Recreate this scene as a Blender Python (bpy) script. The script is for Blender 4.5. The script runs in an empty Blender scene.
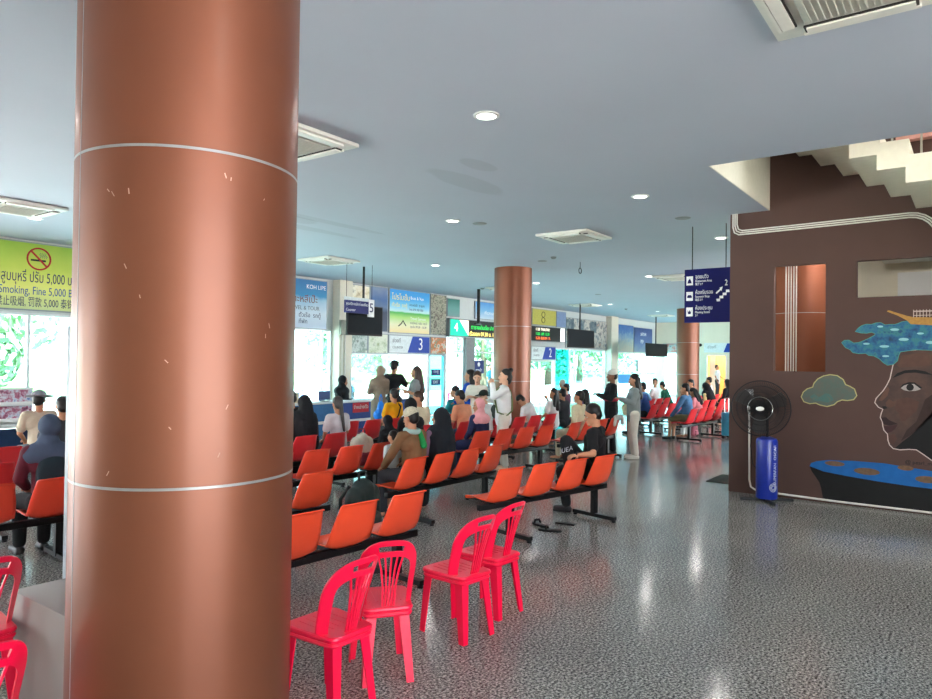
import bpy, bmesh, math, random
from mathutils import Vector, Matrix, Euler, Quaternion
random.seed(7)
SC = bpy.context.scene
COL = SC.collection
PI = math.pi
def R(d): return math.radians(d)

# ------------------------------------------------------------------ camera, sky, sun, exposure
YAW, PITCH, ROLL, EYE = R(36.5), R(0.8), R(0.72), 1.85
f0 = Vector((math.cos(YAW), math.sin(YAW), 0)); r0 = Vector((math.sin(YAW), -math.cos(YAW), 0)); u0 = Vector((0, 0, 1))
fw = f0*math.cos(PITCH) + u0*math.sin(PITCH); up_ = u0*math.cos(PITCH) - f0*math.sin(PITCH)
rt = r0*math.cos(ROLL) + up_*math.sin(ROLL); up2 = up_*math.cos(ROLL) - r0*math.sin(ROLL)
cam_d = bpy.data.cameras.new('camera'); cam = bpy.data.objects.new('camera', cam_d); COL.objects.link(cam)
cam.matrix_world = Matrix(((rt.x, up2.x, -fw.x, 0), (rt.y, up2.y, -fw.y, 0), (rt.z, up2.z, -fw.z, EYE), (0, 0, 0, 1)))
cam_d.sensor_width = 36; cam_d.lens = 695/932*36; cam_d.clip_start = 0.05; cam_d.clip_end = 500
SC.camera = cam
W = bpy.data.worlds.new('world'); SC.world = W; W.use_nodes = True
bg = W.node_tree.nodes['Background']
bg.inputs[0].default_value = (0.84, 0.93, 1.0, 1); bg.inputs[1].default_value = 3.6
sun_d = bpy.data.lights.new('sun', 'SUN'); sun_d.energy = 26; sun_d.angle = R(1.0); sun_d.color = (1, 0.98, 0.95)
sun = bpy.data.objects.new('sun', sun_d); COL.objects.link(sun)
sun.rotation_euler = Vector((0.25, 0.42, -1.0)).to_track_quat('-Z', 'Y').to_euler()
vs = SC.view_settings
vs.view_transform = 'Standard'; vs.look = 'None'; vs.exposure = 1.72; vs.gamma = 1.0; vs.use_curve_mapping = False
LAMP_W = 3.5

# ------------------------------------------------------------------ materials
def srgb(c):
    o = []
    for v in c:
        v /= 255.0
        o.append(v/12.92 if v <= 0.04045 else ((v+0.055)/1.055)**2.4)
    return tuple(o)
_M = {}
def mat(name, col=(128, 128, 128), rough=0.5, metal=0.0, var=0.10, scale=14.0, bump=0.0, emit=0.0, spec=None, coat=0.0):
    if name in _M: return _M[name]
    m = bpy.data.materials.new(name); m.use_nodes = True
    nt = m.node_tree; b = nt.nodes['Principled BSDF']
    c = srgb(col)
    tc = nt.nodes.new('ShaderNodeTexCoord')
    nz = nt.nodes.new('ShaderNodeTexNoise'); nz.inputs['Scale'].default_value = scale; nz.inputs['Detail'].default_value = 4
    nt.links.new(tc.outputs['Object'], nz.inputs['Vector'])
    rp = nt.nodes.new('ShaderNodeValToRGB')
    rp.color_ramp.elements[0].position = 0.3; rp.color_ramp.elements[1].position = 0.7
    rp.color_ramp.elements[0].color = (*[max(0, x*(1-var)) for x in c], 1)
    rp.color_ramp.elements[1].color = (*[min(1, x*(1+var)) for x in c], 1)
    nt.links.new(nz.outputs['Fac'], rp.inputs['Fac'])
    nt.links.new(rp.outputs['Color'], b.inputs['Base Color'])
    b.inputs['Roughness'].default_value = rough; b.inputs['Metallic'].default_value = metal
    if spec is None and rough > 0.38: spec = 0.35
    if spec is not None: b.inputs['Specular IOR Level'].default_value = spec
    if coat: b.inputs['Coat Weight'].default_value = coat; b.inputs['Coat Roughness'].default_value = 0.25
    if bump:
        bp = nt.nodes.new('ShaderNodeBump'); bp.inputs['Strength'].default_value = bump
        nt.links.new(nz.outputs['Fac'], bp.inputs['Height']); nt.links.new(bp.outputs['Normal'], b.inputs['Normal'])
    if emit:
        nt.links.new(rp.outputs['Color'], b.inputs['Emission Color']); b.inputs['Emission Strength'].default_value = emit
    _M[name] = m
    return m
def stripes(name, cols, axis=2, lo=0.0, hi=1.0, rough=0.5, noise=0.0, nscale=3.0, emit=0.0):
    """vertical / horizontal printed gradient: cols = [(pos,(r,g,b))...] along a local axis, wobbled by noise"""
    if name in _M: return _M[name]
    m = bpy.data.materials.new(name); m.use_nodes = True; nt = m.node_tree; b = nt.nodes['Principled BSDF']
    tc = nt.nodes.new('ShaderNodeTexCoord'); sp = nt.nodes.new('ShaderNodeSeparateXYZ')
    nt.links.new(tc.outputs['Object'], sp.inputs[0])
    mr = nt.nodes.new('ShaderNodeMapRange'); mr.inputs[1].default_value = lo; mr.inputs[2].default_value = hi
    nt.links.new(sp.outputs[axis], mr.inputs[0])
    nz = nt.nodes.new('ShaderNodeTexNoise'); nz.inputs['Scale'].default_value = nscale; nz.inputs['Detail'].default_value = 5
    nt.links.new(tc.outputs['Object'], nz.inputs['Vector'])
    s = nt.nodes.new('ShaderNodeMath'); s.operation = 'MULTIPLY_ADD'; s.inputs[1].default_value = noise
    nt.links.new(nz.outputs['Fac'], s.inputs[0]); nt.links.new(mr.outputs[0], s.inputs[2])
    s2 = nt.nodes.new('ShaderNodeMath'); s2.operation = 'SUBTRACT'; s2.inputs[1].default_value = noise*0.5
    nt.links.new(s.outputs[0], s2.inputs[0])
    rp = nt.nodes.new('ShaderNodeValToRGB'); e = rp.color_ramp.elements
    while len(e) < len(cols): e.new(0.5)
    for k, (p, c) in enumerate(cols):
        e[k].position = p; e[k].color = (*srgb(c), 1)
    nt.links.new(s2.outputs[0], rp.inputs[0]); nt.links.new(rp.outputs[0], b.inputs['Base Color'])
    b.inputs['Roughness'].default_value = rough
    if emit:
        nt.links.new(rp.outputs[0], b.inputs['Emission Color']); b.inputs['Emission Strength'].default_value = emit
    _M[name] = m
    return m
def patchy(name, cols, scale=6.0, rough=0.6, emit=0.0):
    """collage-like print: a cell texture picks colours"""
    if name in _M: return _M[name]
    m = bpy.data.materials.new(name); m.use_nodes = True; nt = m.node_tree; b = nt.nodes['Principled BSDF']
    tc = nt.nodes.new('ShaderNodeTexCoord'); v = nt.nodes.new('ShaderNodeTexNoise'); v.inputs['Scale'].default_value = scale
    v.inputs['Detail'].default_value = 6; v.inputs['Roughness'].default_value = 0.65
    nt.links.new(tc.outputs['Object'], v.inputs['Vector'])
    rp = nt.nodes.new('ShaderNodeValToRGB'); e = rp.color_ramp.elements; rp.color_ramp.interpolation = 'LINEAR'
    while len(e) < len(cols): e.new(0.5)
    for k, c in enumerate(cols):
        e[k].position = 0.32 + 0.36*k/max(1, len(cols)-1); e[k].color = (*srgb(c), 1)
    nt.links.new(v.outputs['Fac'], rp.inputs[0]); nt.links.new(rp.outputs[0], b.inputs['Base Color'])
    b.inputs['Roughness'].default_value = rough
    if emit:
        nt.links.new(rp.outputs[0], b.inputs['Emission Color']); b.inputs['Emission Strength'].default_value = emit
    _M[name] = m
    return m
def glass(name, tint, gloss=0.08):
    if name in _M: return _M[name]
    m = bpy.data.materials.new(name); m.use_nodes = True; nt = m.node_tree; nt.nodes.clear()
    o = nt.nodes.new('ShaderNodeOutputMaterial'); mx = nt.nodes.new('ShaderNodeMixShader')
    t = nt.nodes.new('ShaderNodeBsdfTransparent'); t.inputs[0].default_value = (*tint, 1)
    g = nt.nodes.new('ShaderNodeBsdfGlossy'); g.inputs['Roughness'].default_value = 0.02
    lw = nt.nodes.new('ShaderNodeLayerWeight'); lw.inputs[0].default_value = 0.5
    pw = nt.nodes.new('ShaderNodeMath'); pw.operation = 'POWER'; pw.inputs[1].default_value = 5
    fr = nt.nodes.new('ShaderNodeMath'); fr.operation = 'MULTIPLY_ADD'; fr.inputs[1].default_value = 0.5; fr.inputs[2].default_value = 0.03
    nt.links.new(lw.outputs['Facing'], pw.inputs[0]); nt.links.new(pw.outputs[0], fr.inputs[0])
    nt.links.new(fr.outputs[0], mx.inputs[0]); nt.links.new(t.outputs[0], mx.inputs[1]); nt.links.new(g.outputs[0], mx.inputs[2])
    nt.links.new(mx.outputs[0], o.inputs[0])
    _M[name] = m
    return m

# ------------------------------------------------------------------ mesh helpers
class MB:
    def __init__(s): s.bm = bmesh.new()
    def _add(s, verts, faces, mtx=None):
        vs_ = [s.bm.verts.new((mtx @ Vector(v)) if mtx else v) for v in verts]
        for f in faces:
            try: s.bm.faces.new([vs_[i] for i in f])
            except ValueError: pass
        return vs_
    def box(s, c, d, rz=0.0, mtx=None):
        x, y, z = d[0]/2, d[1]/2, d[2]/2
        m = Matrix.Translation(c) @ Matrix.Rotation(rz, 4, 'Z')
        if mtx: m = Matrix.Translation(c) @ mtx.to_4x4()
        s._add([(-x,-y,-z),(x,-y,-z),(x,y,-z),(-x,y,-z),(-x,-y,z),(x,-y,z),(x,y,z),(-x,y,z)],
               [(0,3,2,1),(4,5,6,7),(0,1,5,4),(1,2,6,5),(2,3,7,6),(3,0,4,7)], m); return s
    def box2(s, a, b):
        return s.box([(a[i]+b[i])/2 for i in range(3)], [abs(b[i]-a[i]) for i in range(3)])
    def ring_tube(s, pts, radii, n=10, cap=True, closed=False):
        pts = [Vector(p) for p in pts]; rings = []; prev = None
        L = len(pts)
        for i, p in enumerate(pts):
            if closed: t = pts[(i+1) % L] - pts[i-1]
            else: t = pts[min(i+1, L-1)] - pts[max(i-1, 0)]
            t.normalize()
            if prev is None:
                a = Vector((0, 0, 1)) if abs(t.z) < 0.9 else Vector((1, 0, 0))
                nrm = t.cross(a).normalized()
            else:
                nrm = (prev - t*prev.dot(t)).normalized()
            prev = nrm; bn = t.cross(nrm)
            r = radii[i] if isinstance(radii, (list, tuple)) else radii
            rings.append([s.bm.verts.new(p + nrm*(r*math.cos(2*PI*k/n)) + bn*(r*math.sin(2*PI*k/n))) for k in range(n)])
        for i in range(L if closed else L-1):
            A, B = rings[i], rings[(i+1) % L]
            for k in range(n): s.bm.faces.new((A[k], A[(k+1) % n], B[(k+1) % n], B[k]))
        if cap and not closed:
            s.bm.faces.new(list(reversed(rings[0]))); s.bm.faces.new(rings[-1])
        return s
    def cyl(s, p0, p1, r, r1=None, n=16): return s.ring_tube([p0, p1], [r, r if r1 is None else r1], n)
    def lathe(s, prof, n=24, c=(0, 0, 0), cap=True):
        rings = [[s.bm.verts.new((c[0]+r*math.cos(2*PI*k/n), c[1]+r*math.sin(2*PI*k/n), c[2]+z)) for k in range(n)] for r, z in prof]
        for A, B in zip(rings, rings[1:]):
            for k in range(n): s.bm.faces.new((A[k], A[(k+1) % n], B[(k+1) % n], B[k]))
        if cap:
            s.bm.faces.new(list(reversed(rings[0]))); s.bm.faces.new(rings[-1])
        return s
    def prism(s, poly, z0, z1, mtx=None):
        """poly in local xy, extruded z0..z1, then mtx"""
        n = len(poly)
        vs_ = s._add([(x, y, z0) for x, y in poly] + [(x, y, z1) for x, y in poly], [], mtx)
        s.bm.faces.new(list(reversed(vs_[:n]))); s.bm.faces.new(vs_[n:])
        for k in range(n): s.bm.faces.new((vs_[k], vs_[(k+1) % n], vs_[n+(k+1) % n], vs_[n+k]))
        return s
    def ball(s, c, r, rot=None, sub=2):
        if not isinstance(r, (tuple, list)): r = (r, r, r)
        m = Matrix.Translation(c) @ (rot.to_4x4() if rot else Matrix.Identity(4)) @ Matrix.Diagonal((*r, 1))
        bmesh.ops.create_icosphere(s.bm, subdivisions=sub, radius=1.0, matrix=m); return s
    def cap(s, p0, p1, r0, r1=None, sub=2):
        """capsule with two radii (closed pieces, meant for remeshing)"""
        r1 = r0 if r1 is None else r1
        s.ball(p0, r0, sub=sub); s.ball(p1, r1, sub=sub); s.ring_tube([p0, p1], [r0, r1], 14); return s
    def bevel(s, w=0.01, seg=2):
        bmesh.ops.bevel(s.bm, geom=s.bm.edges[:], offset=w, segments=seg, affect='EDGES', profile=0.5); return s
    def mesh(s, name, m, angle=35, fix=True):
        if fix: bmesh.ops.recalc_face_normals(s.bm, faces=s.bm.faces[:])
        me = bpy.data.meshes.new(name); s.bm.to_mesh(me); s.bm.free()
        for p in me.polygons: p.use_smooth = True
        me.set_sharp_from_angle(angle=R(angle))
        for q in (m if isinstance(m, (list, tuple)) else [m]): me.materials.append(q)
        return me
    def build(s, name, m, parent=None, loc=None, rz=0.0, angle=35, fix=True):
        o = bpy.data.objects.new(name, s.mesh(name, m, angle, fix)); COL.objects.link(o)
        if parent: o.parent = parent
        if loc: o.location = loc
        o.rotation_euler.z = rz
        return o
def tag(o, label=None, cat=None, group=None, kind=None):
    if label: o['label'] = label
    if cat: o['category'] = cat
    if group: o['group'] = group
    if kind: o['kind'] = kind
    return o
def thing(name, label, cat, loc=(0, 0, 0), rz=0.0, group=None):
    o = bpy.data.objects.new(name, None); o.empty_display_size = 0.1; COL.objects.link(o)
    o.location = loc; o.rotation_euler = (0, 0, rz)
    return tag(o, label, cat, group)
def dup(root, loc, rz=None, label=None, group=None):
    r = root.copy(); COL.objects.link(r); r.location = loc
    if rz is not None: r.rotation_euler = (0, 0, rz)
    if label: r['label'] = label
    if group: r['group'] = group
    for ch in list(root.children):
        c = ch.copy(); COL.objects.link(c); c.parent = r
        for g in list(ch.children):
            d = g.copy(); COL.objects.link(d); d.parent = c
    return r
def struct(o): o['kind'] = 'structure'; return o
def text_mesh(name, body, size, m, parent, x, z, y=-0.004, align='CENTER', depth=0.0015, rot=None, sx=1.0):
    """flat lettering in the parent's local xz plane, facing -y"""
    cu = bpy.data.curves.new(name, 'FONT'); cu.body = body; cu.size = size; cu.align_x = align; cu.align_y = 'CENTER'
    cu.extrude = depth; cu.resolution_u = 3
    t = bpy.data.objects.new('tmp', cu); COL.objects.link(t)
    dg = bpy.context.evaluated_depsgraph_get(); me = bpy.data.meshes.new_from_object(t.evaluated_get(dg))
    bpy.data.objects.remove(t); me.name = name
    me.transform(Matrix.Translation((x, y, z)) @ (Matrix.Rotation(rot, 4, 'Y') if rot else Matrix.Identity(4)) @ Matrix.Diagonal((sx, 1, 1, 1)) @ Matrix.Rotation(PI/2, 4, 'X'))
    me.materials.clear(); me.materials.append(m)
    o = bpy.data.objects.new(name, me); COL.objects.link(o); o.parent = parent
    return o
def remeshed(mb, name, m, voxel, smooth=4, parent=None):
    """union the overlapping closed pieces into one continuous smooth surface"""
    me0 = bpy.data.meshes.new('tmp'); mb.bm.to_mesh(me0); mb.bm.free()
    t = bpy.data.objects.new('tmp', me0); COL.objects.link(t)
    md = t.modifiers.new('r', 'REMESH'); md.mode = 'VOXEL'; md.voxel_size = voxel; md.use_smooth_shade = True
    if smooth:
        sm = t.modifiers.new('s', 'SMOOTH'); sm.factor = 0.5; sm.iterations = smooth
    dg = bpy.context.evaluated_depsgraph_get(); me = bpy.data.meshes.new_from_object(t.evaluated_get(dg))
    bpy.data.objects.remove(t); bpy.data.meshes.remove(me0)
    me.name = name; me.materials.clear(); me.materials.append(m)
    for p in me.polygons: p.use_smooth = True
    o = bpy.data.objects.new(name, me); COL.objects.link(o)
    if parent: o.parent = parent
    return o
def cells(mb, us, vs_, holes, put):
    """fill a rectangle grid except the holes; put(u0,u1,v0,v1) adds a box"""
    us = sorted(set(us)); vs_ = sorted(set(vs_))
    for a, b in zip(us, us[1:]):
        for c, d in zip(vs_, vs_[1:]):
            cu, cv = (a+b)/2, (c+d)/2
            if any(h[0] < cu < h[1] and h[2] < cv < h[3] for h in holes): continue
            put(a, b, c, d)
MURAL = {
  'face': [(-0.812,2.016),(-0.845,1.944),(-0.886,1.836),(-0.916,1.672),(-0.95,1.589),(-0.989,1.515),(-1.069,1.41),(-1.083,1.359),(-1.045,1.305),(-0.994,1.278),(-1.011,1.224),(-1.022,1.171),(-0.999,1.12),(-0.993,1.061),(-0.982,1.013),(-0.942,0.966),(-0.936,0.885),(-0.919,0.831),(-0.883,0.791),(-0.813,0.781),(-0.717,0.796),(-0.636,0.796),(-0.555,0.74),(-0.462,0.669),(-0.254,0.58),(0.047,0.489),(0.192,0.929),(0.239,1.416),(0.19,2.035),(-0.309,2.065)],
  'hair': [(-1.469,2.133),(-1.439,2.157),(-1.388,2.16),(-1.334,2.122),(-1.269,2.129),(-1.21,2.155),(-1.158,2.182),(-1.095,2.221),(-1.083,2.248),(-1.129,2.268),(-1.187,2.256),(-1.246,2.26),(-1.311,2.277),(-1.276,2.317),(-1.24,2.347),(-1.188,2.366),(-1.13,2.361),(-1.078,2.38),(-1.026,2.383),(-0.981,2.352),(-0.93,2.358),(-0.874,2.356),(-0.832,2.369),(-0.796,2.388),(-0.758,2.393),(-0.714,2.399),(-0.675,2.366),(-0.466,2.342),(-0.156,2.361),(0.142,2.294),(0.286,2.02),(0.239,1.416),(0.191,1.716),(-0.055,1.988),(-0.309,2.05),(-0.479,2.037),(-0.653,2.043),(-0.812,2.016),(-0.834,1.967),(-0.845,1.902),(-0.886,1.856),(-0.951,1.845),(-0.991,1.874),(-1.036,1.923),(-1.099,1.962),(-1.157,1.968),(-1.192,1.995),(-1.274,1.991),(-1.339,2.004),(-1.369,2.041),(-1.423,2.068)],
  'ship': [(-0.959,2.526),(-0.948,2.542),(-0.925,2.538),(-0.847,2.506),(-0.736,2.464),(-0.681,2.45),(-0.466,2.438),(-0.156,2.424),(-0.056,2.452),(-0.105,2.354),(-0.156,2.324),(-0.479,2.342),(-0.703,2.36),(-0.747,2.412),(-0.846,2.474)],
  'neck': [(-0.463,1.287),(-0.556,1.154),(-0.677,0.986),(-0.791,0.874),(-0.869,0.789),(-0.813,0.781),(-0.717,0.796),(-0.636,0.796),(-0.555,0.74),(-0.462,0.669),(-0.254,0.58),(0.047,0.489),(0.095,0.921),(-0.154,1.304)],
  'eye': [(-0.805,1.554),(-0.772,1.588),(-0.719,1.609),(-0.665,1.611),(-0.592,1.549),(-0.646,1.525),(-0.719,1.519),(-0.771,1.53)],
  'iris': [(-0.665,1.569),(-0.673,1.542),(-0.693,1.525),(-0.718,1.524),(-0.739,1.54),(-0.747,1.566),(-0.739,1.593),(-0.718,1.61),(-0.693,1.611),(-0.673,1.595)],
  'lid': [(-0.821,1.554),(-0.783,1.604),(-0.72,1.632),(-0.657,1.63),(-0.581,1.569),(-0.592,1.549),(-0.657,1.608),(-0.719,1.606),(-0.772,1.585)],
  'brow': [(-0.894,1.679),(-0.844,1.742),(-0.761,1.78),(-0.652,1.791),(-0.544,1.771),(-0.465,1.725),(-0.544,1.736),(-0.652,1.753),(-0.761,1.744),(-0.83,1.71)],
  'cheek': [(-0.932,1.409),(-0.885,1.379),(-0.848,1.396),(-0.87,1.33),(-0.912,1.302),(-0.96,1.319),(-0.969,1.365)],
  'forehead': [(-0.789,1.968),(-0.572,2.001),(-0.465,1.97),(-0.491,1.842),(-0.652,1.83),(-0.816,1.814),(-0.844,1.837)],
  'nostril': [(-1.011,1.313),(-0.969,1.319),(-0.949,1.294),(-0.988,1.278)],
  'lipu': [(-1.019,1.168),(-0.988,1.176),(-0.96,1.175),(-0.931,1.144),(-0.836,1.101),(-0.926,1.072),(-0.993,1.087)],
  'lipl': [(-0.99,1.061),(-0.926,1.069),(-0.836,1.094),(-0.869,1.03),(-0.911,0.991),(-0.948,0.979),(-0.976,1.01)],
  'hl': [(-0.984,1.515),(-0.95,1.572),(-0.927,1.54),(-0.949,1.451),(-1.011,1.382),(-1.046,1.388)],
  'scale0': [(-0.824,2.293),(-0.83,2.285),(-0.849,2.28),(-0.874,2.278),(-0.899,2.28),(-0.917,2.287),(-0.924,2.295),(-0.917,2.303),(-0.899,2.309),(-0.874,2.311),(-0.849,2.308),(-0.83,2.302)],
  'scale1': [(-0.721,2.169),(-0.729,2.159),(-0.749,2.152),(-0.776,2.15),(-0.804,2.152),(-0.824,2.16),(-0.832,2.17),(-0.824,2.179),(-0.804,2.186),(-0.776,2.189),(-0.749,2.186),(-0.729,2.179)],
  'scale2': [(-0.932,2.082),(-0.939,2.073),(-0.959,2.067),(-0.986,2.065),(-1.013,2.067),(-1.032,2.073),(-1.04,2.082),(-1.032,2.09),(-1.013,2.096),(-0.986,2.098),(-0.959,2.096),(-0.939,2.09)],
  'scale3': [(-0.931,1.957),(-0.937,1.95),(-0.951,1.945),(-0.971,1.943),(-0.991,1.945),(-1.005,1.95),(-1.011,1.956),(-1.005,1.963),(-0.991,1.968),(-0.971,1.97),(-0.951,1.968),(-0.937,1.963)],
  'scale4': [(-1.149,2.115),(-1.154,2.108),(-1.168,2.104),(-1.187,2.102),(-1.206,2.104),(-1.22,2.109),(-1.225,2.115),(-1.22,2.122),(-1.206,2.127),(-1.187,2.129),(-1.168,2.127),(-1.154,2.122)],
  'scale5': [(-0.45,2.129),(-0.456,2.119),(-0.474,2.112),(-0.497,2.11),(-0.521,2.113),(-0.539,2.12),(-0.545,2.129),(-0.539,2.139),(-0.521,2.146),(-0.497,2.148),(-0.474,2.145),(-0.456,2.138)],
  'scale6': [(-0.998,2.336),(-1.002,2.329),(-1.015,2.325),(-1.032,2.323),(-1.049,2.325),(-1.062,2.33),(-1.066,2.337),(-1.062,2.344),(-1.049,2.348),(-1.032,2.35),(-1.015,2.348),(-1.002,2.342)],
  'scale7': [(-0.562,2.241),(-0.567,2.235),(-0.58,2.231),(-0.599,2.229),(-0.618,2.231),(-0.632,2.236),(-0.637,2.242),(-0.632,2.249),(-0.618,2.253),(-0.599,2.255),(-0.581,2.253),(-0.567,2.248)],
  'scale8': [(-0.211,2.206),(-0.218,2.197),(-0.234,2.19),(-0.257,2.188),(-0.281,2.19),(-0.298,2.197),(-0.304,2.207),(-0.298,2.216),(-0.281,2.223),(-0.258,2.225),(-0.234,2.222),(-0.218,2.215)],
  'cloud': [(-1.95,1.395),(-1.927,1.456),(-1.881,1.5),(-1.811,1.528),(-1.796,1.579),(-1.75,1.64),(-1.682,1.68),(-1.606,1.698),(-1.524,1.688),(-1.457,1.64),(-1.428,1.574),(-1.376,1.551),(-1.325,1.52),(-1.3,1.439),(-1.332,1.392),(-1.401,1.377),(-1.464,1.382),(-1.523,1.355),(-1.56,1.315),(-1.642,1.286),(-1.726,1.303),(-1.779,1.326),(-1.852,1.314),(-1.919,1.336)],
  'cloud2': [(-1.853,1.399),(-1.795,1.444),(-1.738,1.395),(-1.662,1.457),(-1.598,1.443),(-1.56,1.37),(-1.624,1.333),(-1.711,1.346),(-1.795,1.351)],
  'hull': [(-1.848,0.466),(-1.821,0.396),(-1.774,0.33),(-1.728,0.259),(-1.705,0.178),(-1.681,0.038),(-0.473,0.033),(0.22,0.042),(0.219,0.41),(-0.474,0.334),(-1.058,0.369),(-1.415,0.394),(-1.676,0.424)],
  'deck': [(-1.848,0.466),(-1.829,0.51),(-1.76,0.542),(-1.639,0.566),(-1.343,0.586),(-0.989,0.589),(-0.475,0.543),(0.219,0.484),(0.219,0.336),(-0.474,0.326),(-0.717,0.332),(-1.058,0.352),(-1.415,0.382),(-1.676,0.412)],
  'spot0': [(-1.427,0.529),(-1.438,0.515),(-1.471,0.504),(-1.518,0.497),(-1.571,0.497),(-1.619,0.504),(-1.653,0.515),(-1.665,0.53),(-1.653,0.544),(-1.62,0.556),(-1.572,0.562),(-1.519,0.562),(-1.471,0.555),(-1.438,0.544)],
  'spot1': [(-1.027,0.465),(-1.041,0.446),(-1.082,0.43),(-1.141,0.422),(-1.207,0.421),(-1.267,0.43),(-1.309,0.445),(-1.325,0.464),(-1.31,0.484),(-1.268,0.5),(-1.208,0.508),(-1.141,0.508),(-1.082,0.5),(-1.041,0.484)],
  'spot2': [(-0.664,0.553),(-0.673,0.539),(-0.697,0.528),(-0.731,0.522),(-0.77,0.522),(-0.805,0.529),(-0.83,0.54),(-0.838,0.553),(-0.83,0.567),(-0.805,0.578),(-0.77,0.584),(-0.732,0.584),(-0.697,0.578),(-0.673,0.566)],
  'spot3': [(-0.404,0.433),(-0.416,0.415),(-0.45,0.4),(-0.499,0.391),(-0.554,0.391),(-0.603,0.399),(-0.638,0.413),(-0.651,0.432),(-0.638,0.451),(-0.604,0.466),(-0.554,0.474),(-0.499,0.474),(-0.45,0.466),(-0.416,0.452)],
  'spot4': [(-0.079,0.436),(-0.092,0.416),(-0.125,0.4),(-0.175,0.391),(-0.23,0.39),(-0.28,0.399),(-0.315,0.414),(-0.328,0.434),(-0.315,0.454),(-0.28,0.47),(-0.23,0.479),(-0.175,0.479),(-0.126,0.471),(-0.092,0.455)],
  'sig': [(-0.734,0.649)],
  'rig': [(-0.676,2.54),(-0.499,2.534),(-0.498,2.445),(-0.676,2.45)],
  'cheeklight': [(-0.843,1.413),(-0.733,1.441),(-0.61,1.391),(-0.637,1.278),(-0.759,1.142),(-0.809,1.138),(-0.82,1.235),(-0.87,1.281)],
  'chinlight': [(-0.936,0.95),(-0.869,0.972),(-0.841,0.909),(-0.883,0.834),(-0.925,0.853)],
  'jawshade': [(-0.585,1.30),(-0.55,1.42),(-0.463,1.50),(-0.25,1.56),(-0.154,1.30),(-0.30,1.20),(-0.463,1.22),(-0.556,1.12),(-0.677,0.986),(-0.80,0.89),(-0.74,1.03),(-0.64,1.14)],
}

# ------------------------------------------------------------------ structure
CEIL = 3.99
# polished speckled granite floor
def granite():
    m = bpy.data.materials.new('granite'); m.use_nodes = True; nt = m.node_tree; b = nt.nodes['Principled BSDF']
    tc = nt.nodes.new('ShaderNodeTexCoord')
    n1 = nt.nodes.new('ShaderNodeTexNoise'); n1.inputs['Scale'].default_value = 60; n1.inputs['Detail'].default_value = 5; n1.inputs['Roughness'].default_value = 0.75
    n2 = nt.nodes.new('ShaderNodeTexVoronoi'); n2.inputs['Scale'].default_value = 120
    n3 = nt.nodes.new('ShaderNodeTexNoise'); n3.inputs['Scale'].default_value = 0.7; n3.inputs['Detail'].default_value = 3
    for n in (n1, n2, n3): nt.links.new(tc.outputs['Object'], n.inputs['Vector'])
    r1 = nt.nodes.new('ShaderNodeValToRGB'); e = r1.color_ramp.elements
    e[0].position = 0.40; e[0].color = (*srgb((34, 36, 38)), 1); e[1].position = 0.62; e[1].color = (*srgb((226, 224, 216)), 1)
    k = e.new(0.5); k.color = (*srgb((140, 140, 136)), 1)
    nt.links.new(n1.outputs['Fac'], r1.inputs[0])
    mx = nt.nodes.new('ShaderNodeMix'); mx.data_type = 'RGBA'; mx.blend_type = 'MULTIPLY'; mx.inputs[0].default_value = 0.55
    r2 = nt.nodes.new('ShaderNodeValToRGB'); r2.color_ramp.elements[0].position = 0.0; r2.color_ramp.elements[1].position = 1.0
    r2.color_ramp.elements[0].color = (0.5, 0.5, 0.5, 1)
    nt.links.new(n2.outputs['Color'], r2.inputs[0])
    nt.links.new(r1.outputs[0], mx.inputs[6]); nt.links.new(r2.outputs[0], mx.inputs[7])
    mx2 = nt.nodes.new('ShaderNodeMix'); mx2.data_type = 'RGBA'; mx2.blend_type = 'MULTIPLY'; mx2.inputs[0].default_value = 0.35
    r3 = nt.nodes.new('ShaderNodeValToRGB'); r3.color_ramp.elements[0].position = 0.35; r3.color_ramp.elements[1].position = 0.6
    r3.color_ramp.elements[0].color = (0.55, 0.55, 0.57, 1)
    nt.links.new(n3.outputs['Fac'], r3.inputs[0]); nt.links.new(mx.outputs[2], mx2.inputs[6]); nt.links.new(r3.outputs[0], mx2.inputs[7])
    nt.links.new(mx2.outputs[2], b.inputs['Base Color'])
    b.inputs['Specular IOR Level'].default_value = 0.22
    rr = nt.nodes.new('ShaderNodeMapRange'); rr.inputs[3].default_value = 0.10; rr.inputs[4].default_value = 0.18
    nt.links.new(n3.outputs['Fac'], rr.inputs[0]); nt.links.new(rr.outputs[0], b.inputs['Roughness'])
    return m
M_FLOOR = granite()
struct(MB().box2((-8, -9, -0.2), (37, 14.4, 0)).build('floor', M_FLOOR))
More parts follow.
